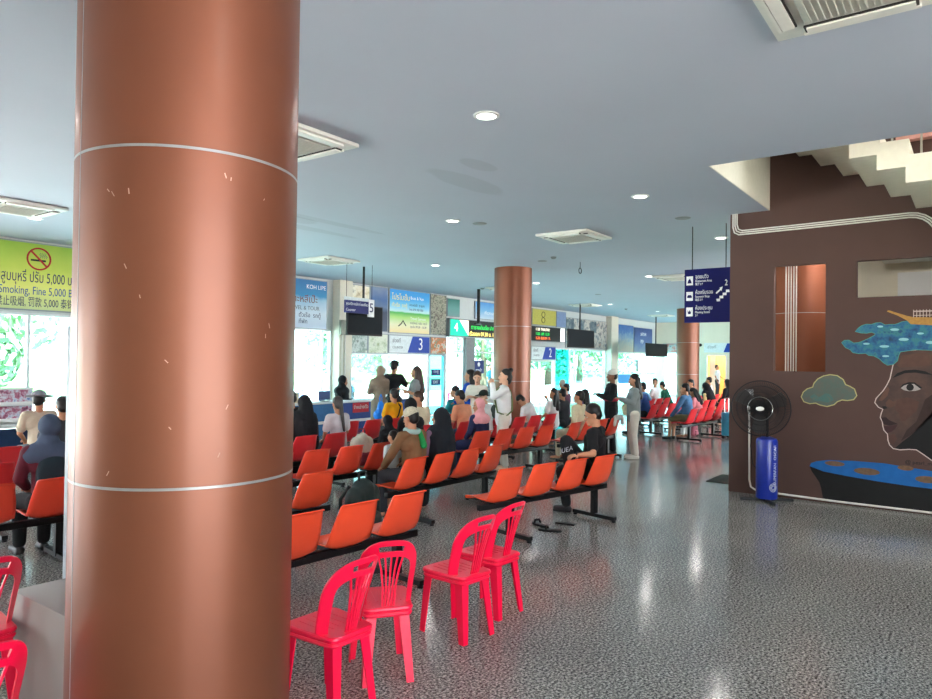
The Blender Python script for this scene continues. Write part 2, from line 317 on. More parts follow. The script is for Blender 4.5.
# ceiling plaster with the faint old stains
def ceiling_mat():
    m = mat('ceiling_paint', (182, 188, 202), 0.8, var=0.02, scale=0.8)
    nt = m.node_tree; b = nt.nodes['Principled BSDF']; src = b.inputs['Base Color'].links[0].from_socket
    tc = nt.nodes.new('ShaderNodeTexCoord'); prev = src
    for (x, y, rx, ry) in ((6.75, 5.0, 0.75, 0.22), (6.2, 4.45, 0.3, 0.14), (7.0, 9.0, 1.9, 0.16), (7.4, 8.3, 1.5, 0.12), (6.6, 8.6, 0.9, 0.3)):
        mp = nt.nodes.new('ShaderNodeMapping'); mp.vector_type = 'POINT'
        mp.inputs['Location'].default_value = (-x/rx, -y/ry, -CEIL); mp.inputs['Scale'].default_value = (1/rx, 1/ry, 1)
        ln = nt.nodes.new('ShaderNodeVectorMath'); ln.operation = 'LENGTH'
        nz = nt.nodes.new('ShaderNodeTexNoise'); nz.inputs['Scale'].default_value = 2.0
        ad = nt.nodes.new('ShaderNodeMath'); ad.operation = 'MULTIPLY_ADD'; ad.inputs[1].default_value = 0.5
        mr = nt.nodes.new('ShaderNodeMapRange'); mr.inputs[1].default_value = 1.15; mr.inputs[2].default_value = 1.3; mr.inputs[3].default_value = 0.89; mr.inputs[4].default_value = 1.0
        mx = nt.nodes.new('ShaderNodeVectorMath'); mx.operation = 'SCALE'
        nt.links.new(tc.outputs['Object'], mp.inputs[0]); nt.links.new(mp.outputs[0], ln.inputs[0]); nt.links.new(tc.outputs['Object'], nz.inputs['Vector'])
        nt.links.new(nz.outputs['Fac'], ad.inputs[0]); nt.links.new(ln.outputs['Value'], ad.inputs[2]); nt.links.new(ad.outputs[0], mr.inputs[0])
        nt.links.new(prev, mx.inputs[0]); nt.links.new(mr.outputs[0], mx.inputs['Scale']); prev = mx.outputs[0]
    nt.links.new(prev, b.inputs['Base Color'])
    return m
M_CEIL = ceiling_mat()
cb = MB()
for a, b_ in (((-5, -6.5), (7.63, 15.6)), ((7.63, 2.39), (10.45, 15.6)), ((10.45, -6.5), (37.2, 15.6)), ((7.63, -6.5), (10.45, -6.2))):
    cb.box2((*a, CEIL), (*b_, CEIL+0.55))
struct(cb.build('ceiling', M_CEIL))
M_CREAM = mat('cream_paint', (226, 220, 200), 0.7, var=0.03, scale=2)
M_WHITE = mat('white_paint', (228, 230, 228), 0.6, var=0.03, scale=3)
# stairwell lining above the opening (white jamb), upper floor roof, and walls added to limit stair light
sw = MB(); sw.box2((7.64, 2.375, CEIL+0.001), (10.33, 2.389, 5.0)); struct(sw.build('trim_1', mat('jamb_paint', (236, 232, 216), 0.6, var=0.03)))
up = MB(); up.box2((3.0, -9, 7.6), (14.0, 6.0, 7.8)); up.box2((10.45, 2.5, 4.54), (14, 2.7, 7.6)); up.box2((5.0, -6, 4.54), (5.2, 6, 7.6)); up.box2((5.2, 5.8, 4.54), (14, 6, 7.6)); struct(up.build('trim_2', M_CREAM))
# brown mural wall with its two openings
M_BROWN = mat('brown_wall_paint', (82, 59, 53), 0.7, var=0.05, scale=1.6)
wb = MB()
cells(wb, [-2.91, -2.315, -1.665, -1.30, 0.6, 9.0], [0, 1.74, 2.72, 3.2, 7.6], [(-2.315, -1.665, 1.74, 3.2), (-1.30, 0.6, 2.72, 3.2)],
      lambda a, b, c, d: wb.box2((10.33, -b, c), (10.45, -a, d)))
struct(wb.build('wall_right', M_BROWN))
rw = MB(); rw.box2((2.9, -6.7, 0), (14.35, -6.5, CEIL)); rw.box2((-5, -6.7, 0), (-4.2, -6.5, CEIL)); struct(rw.build('wall_rear_added', M_CREAM))  # unseen wall added; its gap shapes the highlight on the big column
lw_ = MB(); cells(lw_, [-6.5, 8.5, 11.5, 14.4], [0, 3.0, CEIL], [(8.5, 11.5, 0, 3.0)], lambda a, b, c, d: lw_.box2((-5.2, a, c), (-5, b, d))); struct(lw_.build('wall_left_added', M_CREAM))  # unseen wall added to narrow the daylight reaching the column
# back room behind the mural wall
br = MB(); br.box2((14.2, -6.5, 0), (14.35, 2.75, CEIL)); br.box2((10.45, 2.75, 0), (14.35, 2.9, CEIL)); struct(br.build('wall_back', M_CREAM))
bs = MB(); bs.box2((14.08, -2.6, 2.4), (14.19, 1.15, 3.44)); bs.box2((13.4, -2.6, 3.62), (14.19, 1.35, 3.66)); struct(bs.build('trim_3', M_WHITE))
# hall walls: far end wall and the window facade header and pilasters
fwb = MB()
cells(fwb, [-9, 10.55, 11.62, 11.75, 12.1, 12.25, 13.95, 14.4], [0, 2.25, 2.35, 2.85, CEIL], [(10.55, 11.62, 0, 2.25), (12.25, 13.95, 0.0, 2.85)],
      lambda a, b, c, d: fwb.box2((37, a, c), (37.2, b, d)))
struct(fwb.build('wall_far', M_CREAM))
fh = MB(); fh.box2((-5, 14.4, 2.62), (37, 14.6, CEIL)); fh.box2((13.72, 14.4, 2.001), (18.3, 14.6, 2.62)); fh.box2((23.7, 14.4, 1.845), (25.75, 14.6, 2.62)); fh.box2((25.75, 14.4, 2.365), (30.72, 14.6, 2.62)); fh.box2((31.5, 14.4, 2.285), (37, 14.6, 2.62)); struct(fh.build('wall_facade', mat('facade_grey_paint', (196, 202, 202), 0.6, var=0.03)))
M_PIL = mat('pilaster_paint', (214, 208, 192), 0.65, var=0.03)
for k, (a, b_) in enumerate(((13.24, 13.72), (30.72, 31.5), (3.4, 3.85), (9.3, 9.75))):
    struct(MB().box2((a, 14.12, 0), (b_, 14.6, CEIL)).build('trim_%d' % (k+4), M_PIL))
# glazing bays of the facade
M_FRAME = mat('white_aluminium', (216, 222, 224), 0.35, 0.1, var=0.03)
M_FRAME2 = mat('grey_aluminium', (140, 150, 156), 0.35, 0.3, var=0.03)
G_CLEAR = glass('clear_glass', (0.66, 0.84, 0.84)); G_CYAN = glass('cyan_glass', (0.13, 0.62, 0.70)); G_PALE = glass('pale_cyan_glass', (0.55, 0.81, 0.83))
def window(n, x0, x1, z1, mull=(), rails=(), g=None, y=14.45, fm=None, t=0.05):
    fr = MB()
    for x in (x0+t/2, x1-t/2): fr.box((x, y, z1/2), (t, 0.1, z1))
    for x in mull: fr.box((x, y, z1/2), (0.05, 0.09, z1))
    for z in (0.04, z1-t/2): fr.box(((x0+x1)/2, y, z), (x1-x0-2*t, 0.098, t))
    for z in rails: fr.box(((x0+x1)/2, y, z), (x1-x0-2*t, 0.085, 0.05))
    w = struct(fr.build('window_%d' % n, fm or M_FRAME))
    MB().box2((x0+t, y-0.004, 0.06), (x1-t, y+0.004, z1-t)).build('glass_pane', g or G_CLEAR, w)
    return w
window(1, 3.85, 9.3, 2.62, (5.62, 7.4), ())
window(2, 9.75, 13.22, 2.62, (11.3, 12.9), ())
window(3, 13.74, 15.42, 2.0, (), (), G_PALE)
window(4, 15.46, 17.4, 2.0, (16.9,), ())
window(5, 17.45, 18.28, 2.0, (), (), glass('mid_cyan_glass', (0.30, 0.74, 0.80)), fm=M_FRAME2)
window(6, 18.32, 23.7, 2.62, (18.95, 19.3, 21.2, 22.6), (2.1,), None)
window(7, 23.76, 25.72, 1.84, (24.6,), (), G_CLEAR)
window(8, 27.1, 30.7, 2.36, (27.6,), (), G_PALE)
window(11, 25.78, 27.06, 2.36, (), (), G_CYAN)
window(9, 31.52, 36.98, 2.28, (34.2, 35.0), (1.2,), G_PALE)
struct(MB().box2((19.35, 14.3, 0), (19.85, 14.44, 2.62)).build('trim_8', mat('grey_post_paint', (128, 130, 132), 0.5)))
# far wall window and door
def far_window(n, y0, y1, z0, z1, mull, g):
    fr = MB()
    for y in (y0+0.03, y1-0.03, *mull): fr.box((37.05, y, (z0+z1)/2), (0.1, 0.06, z1-z0))
    for z in (z0+0.03, z1-0.03, 2.3): fr.box((37.05, (y0+y1)/2, z), (0.098, y1-y0-0.12, 0.06))
    w = struct(fr.build('window_%d' % n, M_FRAME)); MB().box2((37.046, y0+0.06, z0+0.05), (37.054, y1-0.06, z1-0.05)).build('glass_pane', g, w)
far_window(10, 12.25, 13.95, 0, 2.85, (13.1,), G_PALE)
d = MB()
for y in (10.58, 11.59): d.box((37.03, y, 1.1), (0.14, 0.06, 2.2))
d.box((37.03, 11.085, 2.22), (0.138, 1.07, 0.06)); d = struct(d.build('door_1', M_WHITE))
MB().box2((37.5, 11.3, 0.0), (37.54, 11.6, 2.19)).build('door_leaf', M_WHITE, d)
rm = MB(); rm.box2((39.6, 9.6, 0), (39.7, 12.1, 2.9)); rm.box2((37.2, 9.6, -0.05), (39.6, 12.1, 0)); rm.box2((37.2, 9.6, 2.9), (39.6, 12.1, 2.95)); rm.box2((37.2, 9.5, 0), (39.7, 9.6, 2.9)); rm.box2((37.2, 12.1, 0), (39.7, 12.2, 2.9))
struct(rm.build('wall_far_room', mat('warm_room_paint', (238, 205, 150), 0.7)))
pl = bpy.data.lights.new('far_room_light', 'POINT'); pl.energy = 60; pl.color = (1, 0.85, 0.6); pl.shadow_soft_size = 0.15
plo = bpy.data.objects.new('far_room_light', pl); COL.objects.link(plo); plo.location = (38.4, 10.9, 2.6)
# outdoors: pale paving, water, far bank
struct(MB().box2((-40, 14.6, -0.25), (75, 26, -0.02)).build('ground_pier', mat('pale_paving', (226, 224, 216), 0.8, var=0.05, scale=0.6)))
struct(MB().box2((-60, -60, -0.4), (75, -9, -0.2)).build('ground_forecourt', mat('pale_concrete', (196, 192, 186), 0.8, var=0.05, scale=0.6)))
struct(MB().box2((-60, -9, -0.39), (-8, 14.6, -0.2)).build('ground_side', mat('pale_concrete')))
struct(MB().box2((-80, 26, -0.6), (160, 44, -0.4)).build('water', mat('sea_water', (120, 150, 155), 0.08, var=0.1, scale=0.4, bump=0.1)))
struct(MB().box2((-80, 44, -0.6), (160, 75, 0.0)).build('ground_bank', mat('river_bank', (120, 140, 90), 0.9, var=0.2, scale=0.3)))

tag(MB().box2((3.2, 17.6, -0.02), (5.15, 18.2, 4.2)).bevel(0.02).build('outdoor_pillar', mat('pale_pink_render', (226, 190, 186), 0.8)), 'pale pink wall pillar outdoors at the left edge of the photo', 'pillar')
# copper columns
M_COPPER = mat('copper_paint', (124, 70, 47), 0.48, 0.55, coat=0.3, var=0.035, scale=3.5, bump=0.01, spec=0.5)
M_RING = mat('column_joint', (150, 150, 150), 0.4, 0.4)
def column(x, y, label, rings=(1.36, 2.62), marks=False):
    t = thing('round_column', label, 'column', (x, y, 0), 0, 'copper columns of the hall')
    mb = MB(); zs = [0.0]+list(rings)+[CEIL]
    prof = []
    for a, b in zip(zs, zs[1:]): prof += [(0.436, a+0.0015), (0.44, a+0.006), (0.44, b-0.006), (0.436, b-0.0015)]
    mb.lathe(prof, 96).build('shaft', M_COPPER, t, angle=15)
    for z in rings:
        MB().lathe([(0.434, z-0.005), (0.4405, z-0.005), (0.4405, z+0.005), (0.434, z+0.005)], 96).build('joint_ring', M_RING, t)
    a = math.atan2(-y, -x) - R(64)
    s = MB(); s.box((0.4385*math.cos(a), 0.4385*math.sin(a), CEIL/2), (0.005, 0.004, CEIL-0.01), a); s.build('panel_seam', M_RING, t)
    if marks:
        rng = random.Random(3)
        mk = MB()
        for k in range(15):
            aa = math.atan2(-y, -x) + rng.uniform(-0.75, 0.75); z = rng.uniform(1.4, 2.62); r = 0.4403
            L = rng.uniform(0.008, 0.022); w = rng.uniform(0.002, 0.004)
            mm = Matrix.Rotation(aa, 3, 'Z') @ Matrix.Rotation(rng.uniform(-1, 1), 3, 'X')
            mk.box((r*math.cos(aa), r*math.sin(aa), z), (0.0012, w, L), mtx=mm)
        mk.build('scuff_mark', mat('scuff', (190, 150, 132), 0.6), t)['kind'] = 'stuff'
    return t
column(1.683, 2.72, 'large copper column filling the left foreground, with grey joint rings', marks=True)
column(13.73, 8.81, 'copper column in mid hall beside the long LED departure board')
column(27.77, 9.45, 'farthest copper column, seen under the dark blue hanging sign')
column(11.9, 2.25, 'copper column seen through the opening in the brown wall')

# ------------------------------------------------------------------ ceiling fittings
M_AC = mat('ac_plastic', (226, 224, 216), 0.45, var=0.03); M_ACG = mat('ac_grille', (192, 190, 180), 0.6, var=0.05); M_DARK = mat('dark_slot', (48, 46, 44), 0.7)
def cassette():
    t = thing('air_conditioner', '', 'air conditioner', (0, 0, CEIL-0.006), 0, 'ceiling cassette air conditioners')
    MB().box((0, 0, -0.02), (0.96, 0.96, 0.04)).bevel(0.008).build('panel', M_AC, t)
    g = MB(); g.box((0, 0, -0.052), (0.56, 0.56, 0.024)).bevel(0.006)
    for k in range(14): g.box((0, -0.24+k*0.037, -0.066), (0.5, 0.008, 0.006))
    g.build('intake_grille', M_ACG, t)
    for k in range(4):
        a = k*PI/2; c, s = math.cos(a), math.sin(a)
        f = MB(); f.box((0.38*c, 0.38*s, -0.046), (0.10, 0.60, 0.012), a); lo = f.build('air_slot', M_DARK, t)
        q = MB(); q.box((0.375*c, 0.375*s, -0.058), (0.07, 0.57, 0.012), a, None); q.box((0.425*c, 0.425*s, -0.05), (0.02, 0.62, 0.024), a)
        q.build('louver', M_AC, lo)
    return t
ac0 = cassette()
for k, (x, y, lb) in enumerate(((4.34, 0.585, 'ceiling air conditioner cut by the top edge above the stairs'), (4.42, 5.46, 'ceiling air conditioner showing just right of the large copper column'),
        (10.6, 5.58, 'ceiling air conditioner in the middle of the hall ceiling'), (10.4, 11.45, 'ceiling air conditioner above the number 5 counter'),
        (4.2, 11.2, 'ceiling air conditioner above the green no smoking banner'), (17.3, 11.3, 'ceiling air conditioner above the number 4 departure board'),
        (17.1, 6.1, 'ceiling air conditioner partly behind the blue hanging sign'), (23.96, 12.1, 'ceiling air conditioner above the screen right of the number 2 sign'), (24.0, 6.3, 'ceiling air conditioner far down the hall'), (31.0, 11.8, 'ceiling air conditioner nearest the far wall'))):
    if k == 0: ac0.location = (x, y, CEIL-0.006); ac0['label'] = lb
    else: dup(ac0, (x, y, CEIL-0.006), label=lb)
M_LAMP = mat('lamp_glow', (255, 252, 245), 0.4, var=0.0, emit=4.0)
def downlight():
    t = thing('downlight', '', 'ceiling light', (0, 0, CEIL), 0, 'round downlights')
    MB().lathe([(0.085, -0.001), (0.115, -0.001), (0.115, -0.010), (0.085, -0.016)], 32, cap=False).build('trim_ring', M_WHITE, t)
    MB().lathe([(0.001, -0.007), (0.088, -0.007), (0.088, -0.001), (0.001, -0.001)], 32).build('diffuser', M_LAMP, t)
    return t
dl0 = downlight()
ldat = bpy.data.lights.new('downlight_beam', 'AREA'); ldat.shape = 'DISK'; ldat.size = 0.17; ldat.energy = LAMP_W; ldat.color = (1, 0.97, 0.92)
added_beam = ldat.copy(); added_beam.energy = 32  # stronger lamp added to brighten the column behind the wall opening
for k, (x, y, lb) in enumerate(((4.96, 3.48, 'largest ceiling downlight, nearest the top of the photo'), (8.47, 6.55, 'downlight beside a round grey speaker, left of mid ceiling'), (8.53, 3.54, 'downlight on the ceiling left of the stair opening'),
        (12.14, 3.57, 'downlight just above the blue hanging sign, by the brown wall'), (4.73, 11.98, 'downlight under the air conditioner at far left'), (16.67, 6.67, 'downlight behind the blue hanging sign'),
        (16.6, 9.9, 'downlight near the top of the copper column by the LED board'), (12.3, 10.0, 'downlight over the queue at counter 3'), (24.2, 11.2, 'downlight near the screen by the far posters'), (28.5, 11.0, 'downlight nearest the far screen'),
        (1.4, 0.0, 'downlight above the camera'), (1.4, 7.0, 'downlight behind the large copper column'), (5.0, -1.5, 'downlight behind the camera on the right'), (20.3, 6.6, 'downlight far along the hall on the right'), (11.15, 1.25, 'added downlight brightening the column behind the brown wall'))):
    o = dl0 if k == 0 else dup(dl0, (x, y, CEIL), label=lb)
    o.location = (x, y, CEIL); o['label'] = lb
    lo = bpy.data.objects.new('downlight_beam', ldat if x != 11.15 else added_beam); COL.objects.link(lo); lo.location = (x, y, CEIL-0.03)
M_SPK = mat('speaker_grille', (142, 146, 148), 0.6, var=0.1, scale=120)
for x, y, r, lb in ((8.89, 6.34, 0.10, 'round grey ceiling speaker right of the left downlight'), (10.19, 3.56, 0.10, 'round grey ceiling speaker left of the brown wall'), (13.0, 7.6, 0.09, 'round grey ceiling speaker above the hanging wire ring'), (20.5, 9.9, 0.09, 'round grey ceiling speaker far over the LED board')):
    t = thing('ceiling_speaker', lb, 'ceiling speaker', (x, y, CEIL), 0, 'round ceiling speakers')
    MB().lathe([(0.001, -0.012), (r, -0.010), (r+0.015, -0.001), (0.001, -0.001)], 28).build('grille', M_SPK, t)
M_BLACK = mat('black_plastic', (18, 18, 20), 0.5, var=0.1)
for x, y, lb in ((17.0, 12.0, 'small dark smoke detector above the number 3 poster'), (12.6, 7.1, 'small dark smoke detector left of the hanging wire ring'), (26.6, 11.6, 'small dark smoke detector far down the ceiling')):
    tag(MB().lathe([(0.001, -0.05), (0.035, -0.045), (0.06, -0.02), (0.06, -0.001), (0.001, -0.001)], 20, (x, y, CEIL)).build('smoke_detector', M_SPK), lb, 'smoke detector', 'smoke detectors')
hk = MB(); hk.cyl((13.56, 6.98, CEIL), (13.56, 6.98, CEIL-0.13), 0.006, n=8)
hk.ring_tube([(13.56+0.06*math.cos(a), 6.98, CEIL-0.19+0.06*math.sin(a)) for a in [k*PI/8 for k in range(16)]], 0.008, 8, closed=True)
tag(hk.build('wire_ring', M_BLACK), 'small dark wire ring hanging from the middle of the ceiling', 'hanging wire')

# ------------------------------------------------------------------ stairs in the opening
M_STAIR = mat('stair_plaster', (232, 226, 208), 0.6, var=0.03)
t = thing('staircase', 'white folded staircase climbing through the ceiling opening at top right', 'stairs', (8.8, 0, 0))
prof = []
steps = range(-6, 5)
for n in steps: prof += [(0.92+0.27*n, 4.16+0.175*n), (0.92+0.27*(n+1), 4.16+0.175*n)]
top = [(y, z+0.30) for y, z in prof]
top = [(y+0.04 if 0 else y, z) for y, z in top]
poly = prof + list(reversed([(y-0.03, z) for y, z in top]))
# poly is in (y,z); extrude along x
m = Matrix(((0, 0, 1, 0), (1, 0, 0, 0), (0, 1, 0, 0), (0, 0, 0, 1)))
sb = MB(); sb.prism(poly, 0, 1.52, m); sb.build('flight', M_STAIR, t)
for n in range(-3, 4):
    y = 1.05+0.27*n; z = 4.46+0.175*n
    MB().cyl((0.05, y, z-0.02), (0.05, y, z+0.8), 0.011, n=8).build('baluster', mat('steel_bar', (170, 168, 160), 0.3, 0.8), t)
MB().cyl((0.05, 0.24, 4.735), (0.05, 1.86, 5.785), 0.02, n=8).build('handrail', mat('steel_bar'), t)
tag(MB().box2((10.20, -1.5, 4.66), (10.325, 0.86, 5.6)).build('lit_wall_panel', mat('lit_wall_pink', (205, 150, 142), 0.7)), 'added pink panel painted as the lit upper wall above the stairs at the top right corner', 'wall panel')  # added panel; its pink paints the light on the brown upper wall

# ------------------------------------------------------------------ conduits on the brown wall
M_PIPE = mat('white_conduit', (226, 222, 214), 0.45, var=0.03)
for k in range(3):
    o = 0.028*k; pts = [(10.315, 2.87-o, CEIL), (10.315, 2.87-o, 3.80+o*0.6), (10.315, 2.85-o, 3.72+o*0.8), (10.315, 2.79-o*0.8, 3.685+o), (10.315, 2.0, 3.69+o), (10.315, 0.72, 3.705+o)]
    for j in range(1, 7):
        a = j*PI/12; pts.append((10.315, 0.72-(0.28+o)*math.sin(a), 3.705+o-(0.28+o)*(1-math.cos(a))))
    pts.append((10.315, 0.55-o, 3.2-0.0)) if 0 else pts.append((10.315, -0.6, 2.95+o*2))
    tag(MB().ring_tube(pts, 0.0095, 10).build('conduit', M_PIPE), '%s of three white conduits running along the top of the brown wall' % ('lowest', 'middle', 'highest')[k], 'conduit', 'white conduits on the brown wall')
for k in range(5):
    y = 2.36-0.036*k
    tag(MB().cyl((11.3, y, 0), (11.3, y, CEIL), 0.0095, n=10).build('riser_pipe', M_PIPE), 'white vertical pipe in front of the column behind the wall opening, %s from left' % ('first', 'second', 'third', 'fourth', 'fifth')[k], 'pipe', 'white riser pipes')
ck = MB(); pts = [(10.315, 2.63, 1.36), (10.315, 2.62, 0.2), (10.315, 2.60, 0.10), (10.315, 2.54, 0.065), (10.315, 2.3, 0.05), (10.315, 1.5, 0.035), (10.315, -1.0, 0.03)]
ck.ring_tube(pts, 0.013, 10)
tag(ck.build('conduit', M_PIPE), 'white conduit dropping behind the fan and running along the foot of the brown wall', 'conduit')
ob = thing('power_outlet', 'grey power outlet box on the brown wall behind the fan head', 'outlet', (10.33, 2.63, 1.42), -PI/2)
MB().box((0, -0.03, 0), (0.11, 0.06, 0.11)).bevel(0.006).build('box', mat('outlet_grey', (150, 150, 150), 0.5), ob)
MB().box((0, -0.063, 0), (0.07, 0.006, 0.05)).build('socket', M_WHITE, ob)

# ------------------------------------------------------------------ painted mural
XZ = Matrix.Rotation(PI/2, 4, 'X')
mu = thing('wall_mural', 'painted mural of a dark face in profile with blue wave hair and a ship', 'mural', (10.33, 0, 0), -PI/2)
def decal(key, name, m, layer, parent=mu, grow=0.0):
    pts = MURAL[key]
    if grow:
        cx = sum(p[0] for p in pts)/len(pts); cy = sum(p[1] for p in pts)/len(pts)
        n = len(pts); out = []
        for i, p in enumerate(pts):
            a, b = Vector(pts[i-1]), Vector(pts[(i+1) % n]); tv = (b-a).normalized(); nv = Vector((tv.y, -tv.x))
            out.append((p[0]+nv.x*grow, p[1]+nv.y*grow))
        ar = sum(pts[i-1][0]*pts[i][1]-pts[i][0]*pts[i-1][1] for i in range(n))
        if ar < 0: out = [(2*p[0]-q[0], 2*p[1]-q[1]) for p, q in zip(pts, out)]
        pts = out
    return MB().prism(pts, 0.0008*layer, 0.0008*layer+0.0008, XZ).build(name, m, parent)
P_SKIN = patchy('painted_skin', [(50, 31, 27), (68, 45, 38), (86, 58, 48)], 2.2)
P_SEA = patchy('painted_sea', [(10, 48, 80), (16, 76, 118), (26, 98, 132), (50, 118, 122), (14, 66, 110)], 9)
P_DARK = mat('painted_black', (13, 11, 13), 0.6); P_LINE = mat('painted_outline', (196, 178, 170), 0.7); P_BLUE = mat('painted_blue', (12, 92, 160), 0.6, var=0.12, scale=8)
fo = decal('face', 'face_outline', P_LINE, 0, grow=0.012)
fc = decal('face', 'face', P_SKIN, 1)
decal('neck', 'neck', P_DARK, 2, fc); decal('forehead', 'forehead', mat('painted_brown', (86, 58, 48), 0.6, var=0.1), 2, fc); decal('cheek', 'nose_wing', mat('painted_brown'), 2, fc); decal('hl', 'nose_ridge', mat('painted_light_brown', (94, 64, 53), 0.6), 2, fc)
decal('cheeklight', 'cheek', mat('painted_cheek', (80, 53, 45), 0.6, var=0.12), 2, fc); decal('chinlight', 'chin', mat('painted_cheek'), 2, fc); decal('jawshade', 'jaw_shadow', mat('painted_deep_brown', (50, 32, 28), 0.6, var=0.15), 2, fc)
decal('nostril', 'nostril', P_DARK, 3, fc); decal('lipu', 'lip', mat('painted_lip', (40, 20, 22), 0.6), 3, fc); decal('lipl', 'lip', mat('painted_lip2', (62, 32, 34), 0.6), 3, fc)
decal('lid', 'eyelid', P_DARK, 3, fc); decal('eye', 'eye_white', mat('painted_white', (160, 152, 148), 0.6), 4, fc); decal('iris', 'iris', P_DARK, 5, fc); decal('brow', 'eyebrow', P_DARK, 3, fc)
decal('hair', 'hair_outline', mat('painted_teal', (70, 140, 130), 0.6), 2, grow=0.008)
hr = decal('hair', 'hair', P_SEA, 3)
for k in range(9): decal('scale%d' % k, 'wave_fleck', mat('painted_pale_blue', (140, 190, 196), 0.6), 4, hr)
sh = decal('ship', 'ship_hull', mat('painted_ochre', (176, 128, 62), 0.6, var=0.15, scale=30), 5)
(x0, z0), (x1, z1) = MURAL['rig'][0], MURAL['rig'][2]
rg = MB()
for k in range(7): rg.prism([(x0+k*0.034, z1), (x0+k*0.034+0.007, z1), (x0+k*0.034+0.007, z0), (x0+k*0.034, z0)], 0.0044, 0.0052, XZ)
for z in (z0-0.02, (z0+z1)/2+0.02, z1+0.02): rg.prism([(x0, z), (x1+0.25, z), (x1+0.25, z+0.007), (x0, z+0.007)], 0.0053, 0.006, XZ)
rg.build('rigging', P_LINE, sh)
decal('cloud', 'cloud_outline', mat('painted_yellow_line', (176, 166, 110), 0.7), 0, grow=0.014); cl = decal('cloud', 'cloud', patchy('painted_cloud', [(92, 88, 78), (78, 94, 86), (98, 90, 78)], 5), 1); decal('cloud2', 'cloud_core', patchy('painted_cloud_core', [(84, 96, 88), (64, 104, 100), (98, 96, 84)], 12), 2, cl)
decal('hull', 'boat_hull', P_DARK, 3); dk = decal('deck', 'boat_deck', P_BLUE, 4)
for k in range(5): decal('spot%d' % k, 'deck_spot', mat('painted_rust', (112, 84, 62), 0.6, var=0.2, scale=20), 5, dk)
text_mesh('signature', '@ pearl_monpat', 0.062, P_DARK, mu, MURAL['sig'][0][0]+0.19, MURAL['sig'][0][1]-0.02, -0.0015, depth=0.0005)

# ------------------------------------------------------------------ blue drum fan
fa = thing('pedestal_fan', 'black pedestal fan on a blue drum stand before the brown wall', 'fan', (9.93, 2.30, 0), -PI/2+R(8))
MB().lathe([(0.001, 0.04), (0.13, 0.04), (0.137, 0.055), (0.137, 0.80), (0.125, 0.835), (0.06, 0.86), (0.001, 0.86)], 40).build('drum_stand', mat('blue_drum', (12, 42, 150), 0.3, var=0.06, coat=0.3), fa)
for k in range(4):
    a = R(20)+k*PI/2
    MB().box((0.17*math.cos(a), 0.17*math.sin(a), 0.022), (0.34, 0.045, 0.035), a).bevel(0.008).build('foot', M_BLACK, fa)
MB().cyl((0, 0, 0.84), (0, 0, 1.16), 0.02).build('pole', M_BLACK, fa)
mo = MB(); mo.ring_tube([(0, 0.16, 1.24), (0, 0.15, 1.24), (0, 0.02, 1.24), (0, 0.0, 1.24)], [0.05, 0.075, 0.085, 0.06], 20); mo.build('motor', M_BLACK, fa)
hd = MB(); cy = -0.06
for rr, yy in ((0.37, cy), (0.30, cy-0.045), (0.22, cy-0.065), (0.30, cy+0.05)): hd.ring_tube([(rr*math.cos(a), yy, 1.24+rr*math.sin(a)) for a in [k*2*PI/48 for k in range(48)]], 0.0035 if rr < 0.36 else 0.008, 6, closed=True)
for k in range(96):
    a = k*2*PI/96; c, s = math.cos(a), math.sin(a)
    hd.ring_tube([(0.05*c, cy-0.078, 1.24+0.05*s), (0.2*c, cy-0.07, 1.24+0.2*s), (0.31*c, cy-0.042, 1.24+0.31*s), (0.37*c, cy, 1.24+0.37*s)], 0.0024, 4)
    hd.ring_tube([(0.08*c, cy+0.08, 1.24+0.08*s), (0.31*c, cy+0.05, 1.24+0.31*s), (0.37*c, cy, 1.24+0.37*s)], 0.0024, 4)
hd.build('guard_cage', M_BLACK, fa)
MB().ring_tube([(0.155*math.cos(a), cy-0.078, 1.24+0.155*math.sin(a)) for a in [k*2*PI/48 for k in range(48)]], 0.004, 6, closed=True).build('chrome_ring', mat('chrome', (210, 210, 205), 0.15, 1.0), fa)
hb = MB(); hb.ball((0, cy-0.085, 1.24), (0.055, 0.012, 0.03)); hb.build('badge', mat('white_badge', (225, 225, 220), 0.4), fa)
for k in range(3):
    a = R(30)+k*2*PI/3; bl = MB(); ps = []
    bl_pts = [(0.05, -0.03), (0.16, -0.09), (0.30, -0.12), (0.345, -0.03), (0.33, 0.08), (0.20, 0.07), (0.05, 0.03)]
    mm = Matrix.Translation((0, cy, 1.24)) @ Matrix.Rotation(-a, 4, 'Y') @ Matrix.Rotation(R(18), 4, 'X') @ XZ
    bl.prism(bl_pts, -0.002, 0.002, mm).build('blade', mat('dark_blade', (52, 46, 46), 0.35), fa)
cd = MB().ring_tube([(-0.06, 0.12, 1.2), (-0.2, 0.2, 1.0), (-0.23, 0.22, 0.7), (-0.2, 0.22, 0.45), (-0.12, 0.16, 0.36)], 0.006, 8).build('cord', M_BLACK, fa)
tx = text_mesh('lettering', 'SUPERFAN  OSCAR', 0.062, mat('white_print', (225, 228, 235), 0.5), fa, 0, 0, 0, rot=-PI/2)
for o_ in fa.children:
    if o_.name.split('.')[0] in ('motor', 'guard_cage', 'chrome_ring', 'badge', 'blade'): o_.location.x = -0.075
# wrap the vertical lettering round the drum
for v in tx.data.vertices:
    ang = R(52) + (v.co.x)/0.138; r = 0.138 + (0.001 if v.co.y < 0 else 0)
    v.co = Vector((r*math.sin(ang), -r*math.cos(ang), v.co.z+0.5))
lg = MB()
for rr in (0.05, 0.036, 0.022):
    lg.ring_tube([((0.139)*math.sin(R(40)+rr*math.cos(a)/0.138), -(0.139)*math.cos(R(40)+rr*math.cos(a)/0.138), 0.20+rr*math.sin(a)*1.1) for a in [k*2*PI/24 for k in range(24)]], 0.003, 5, closed=True)
lg.build('emblem', mat('white_print'), fa)

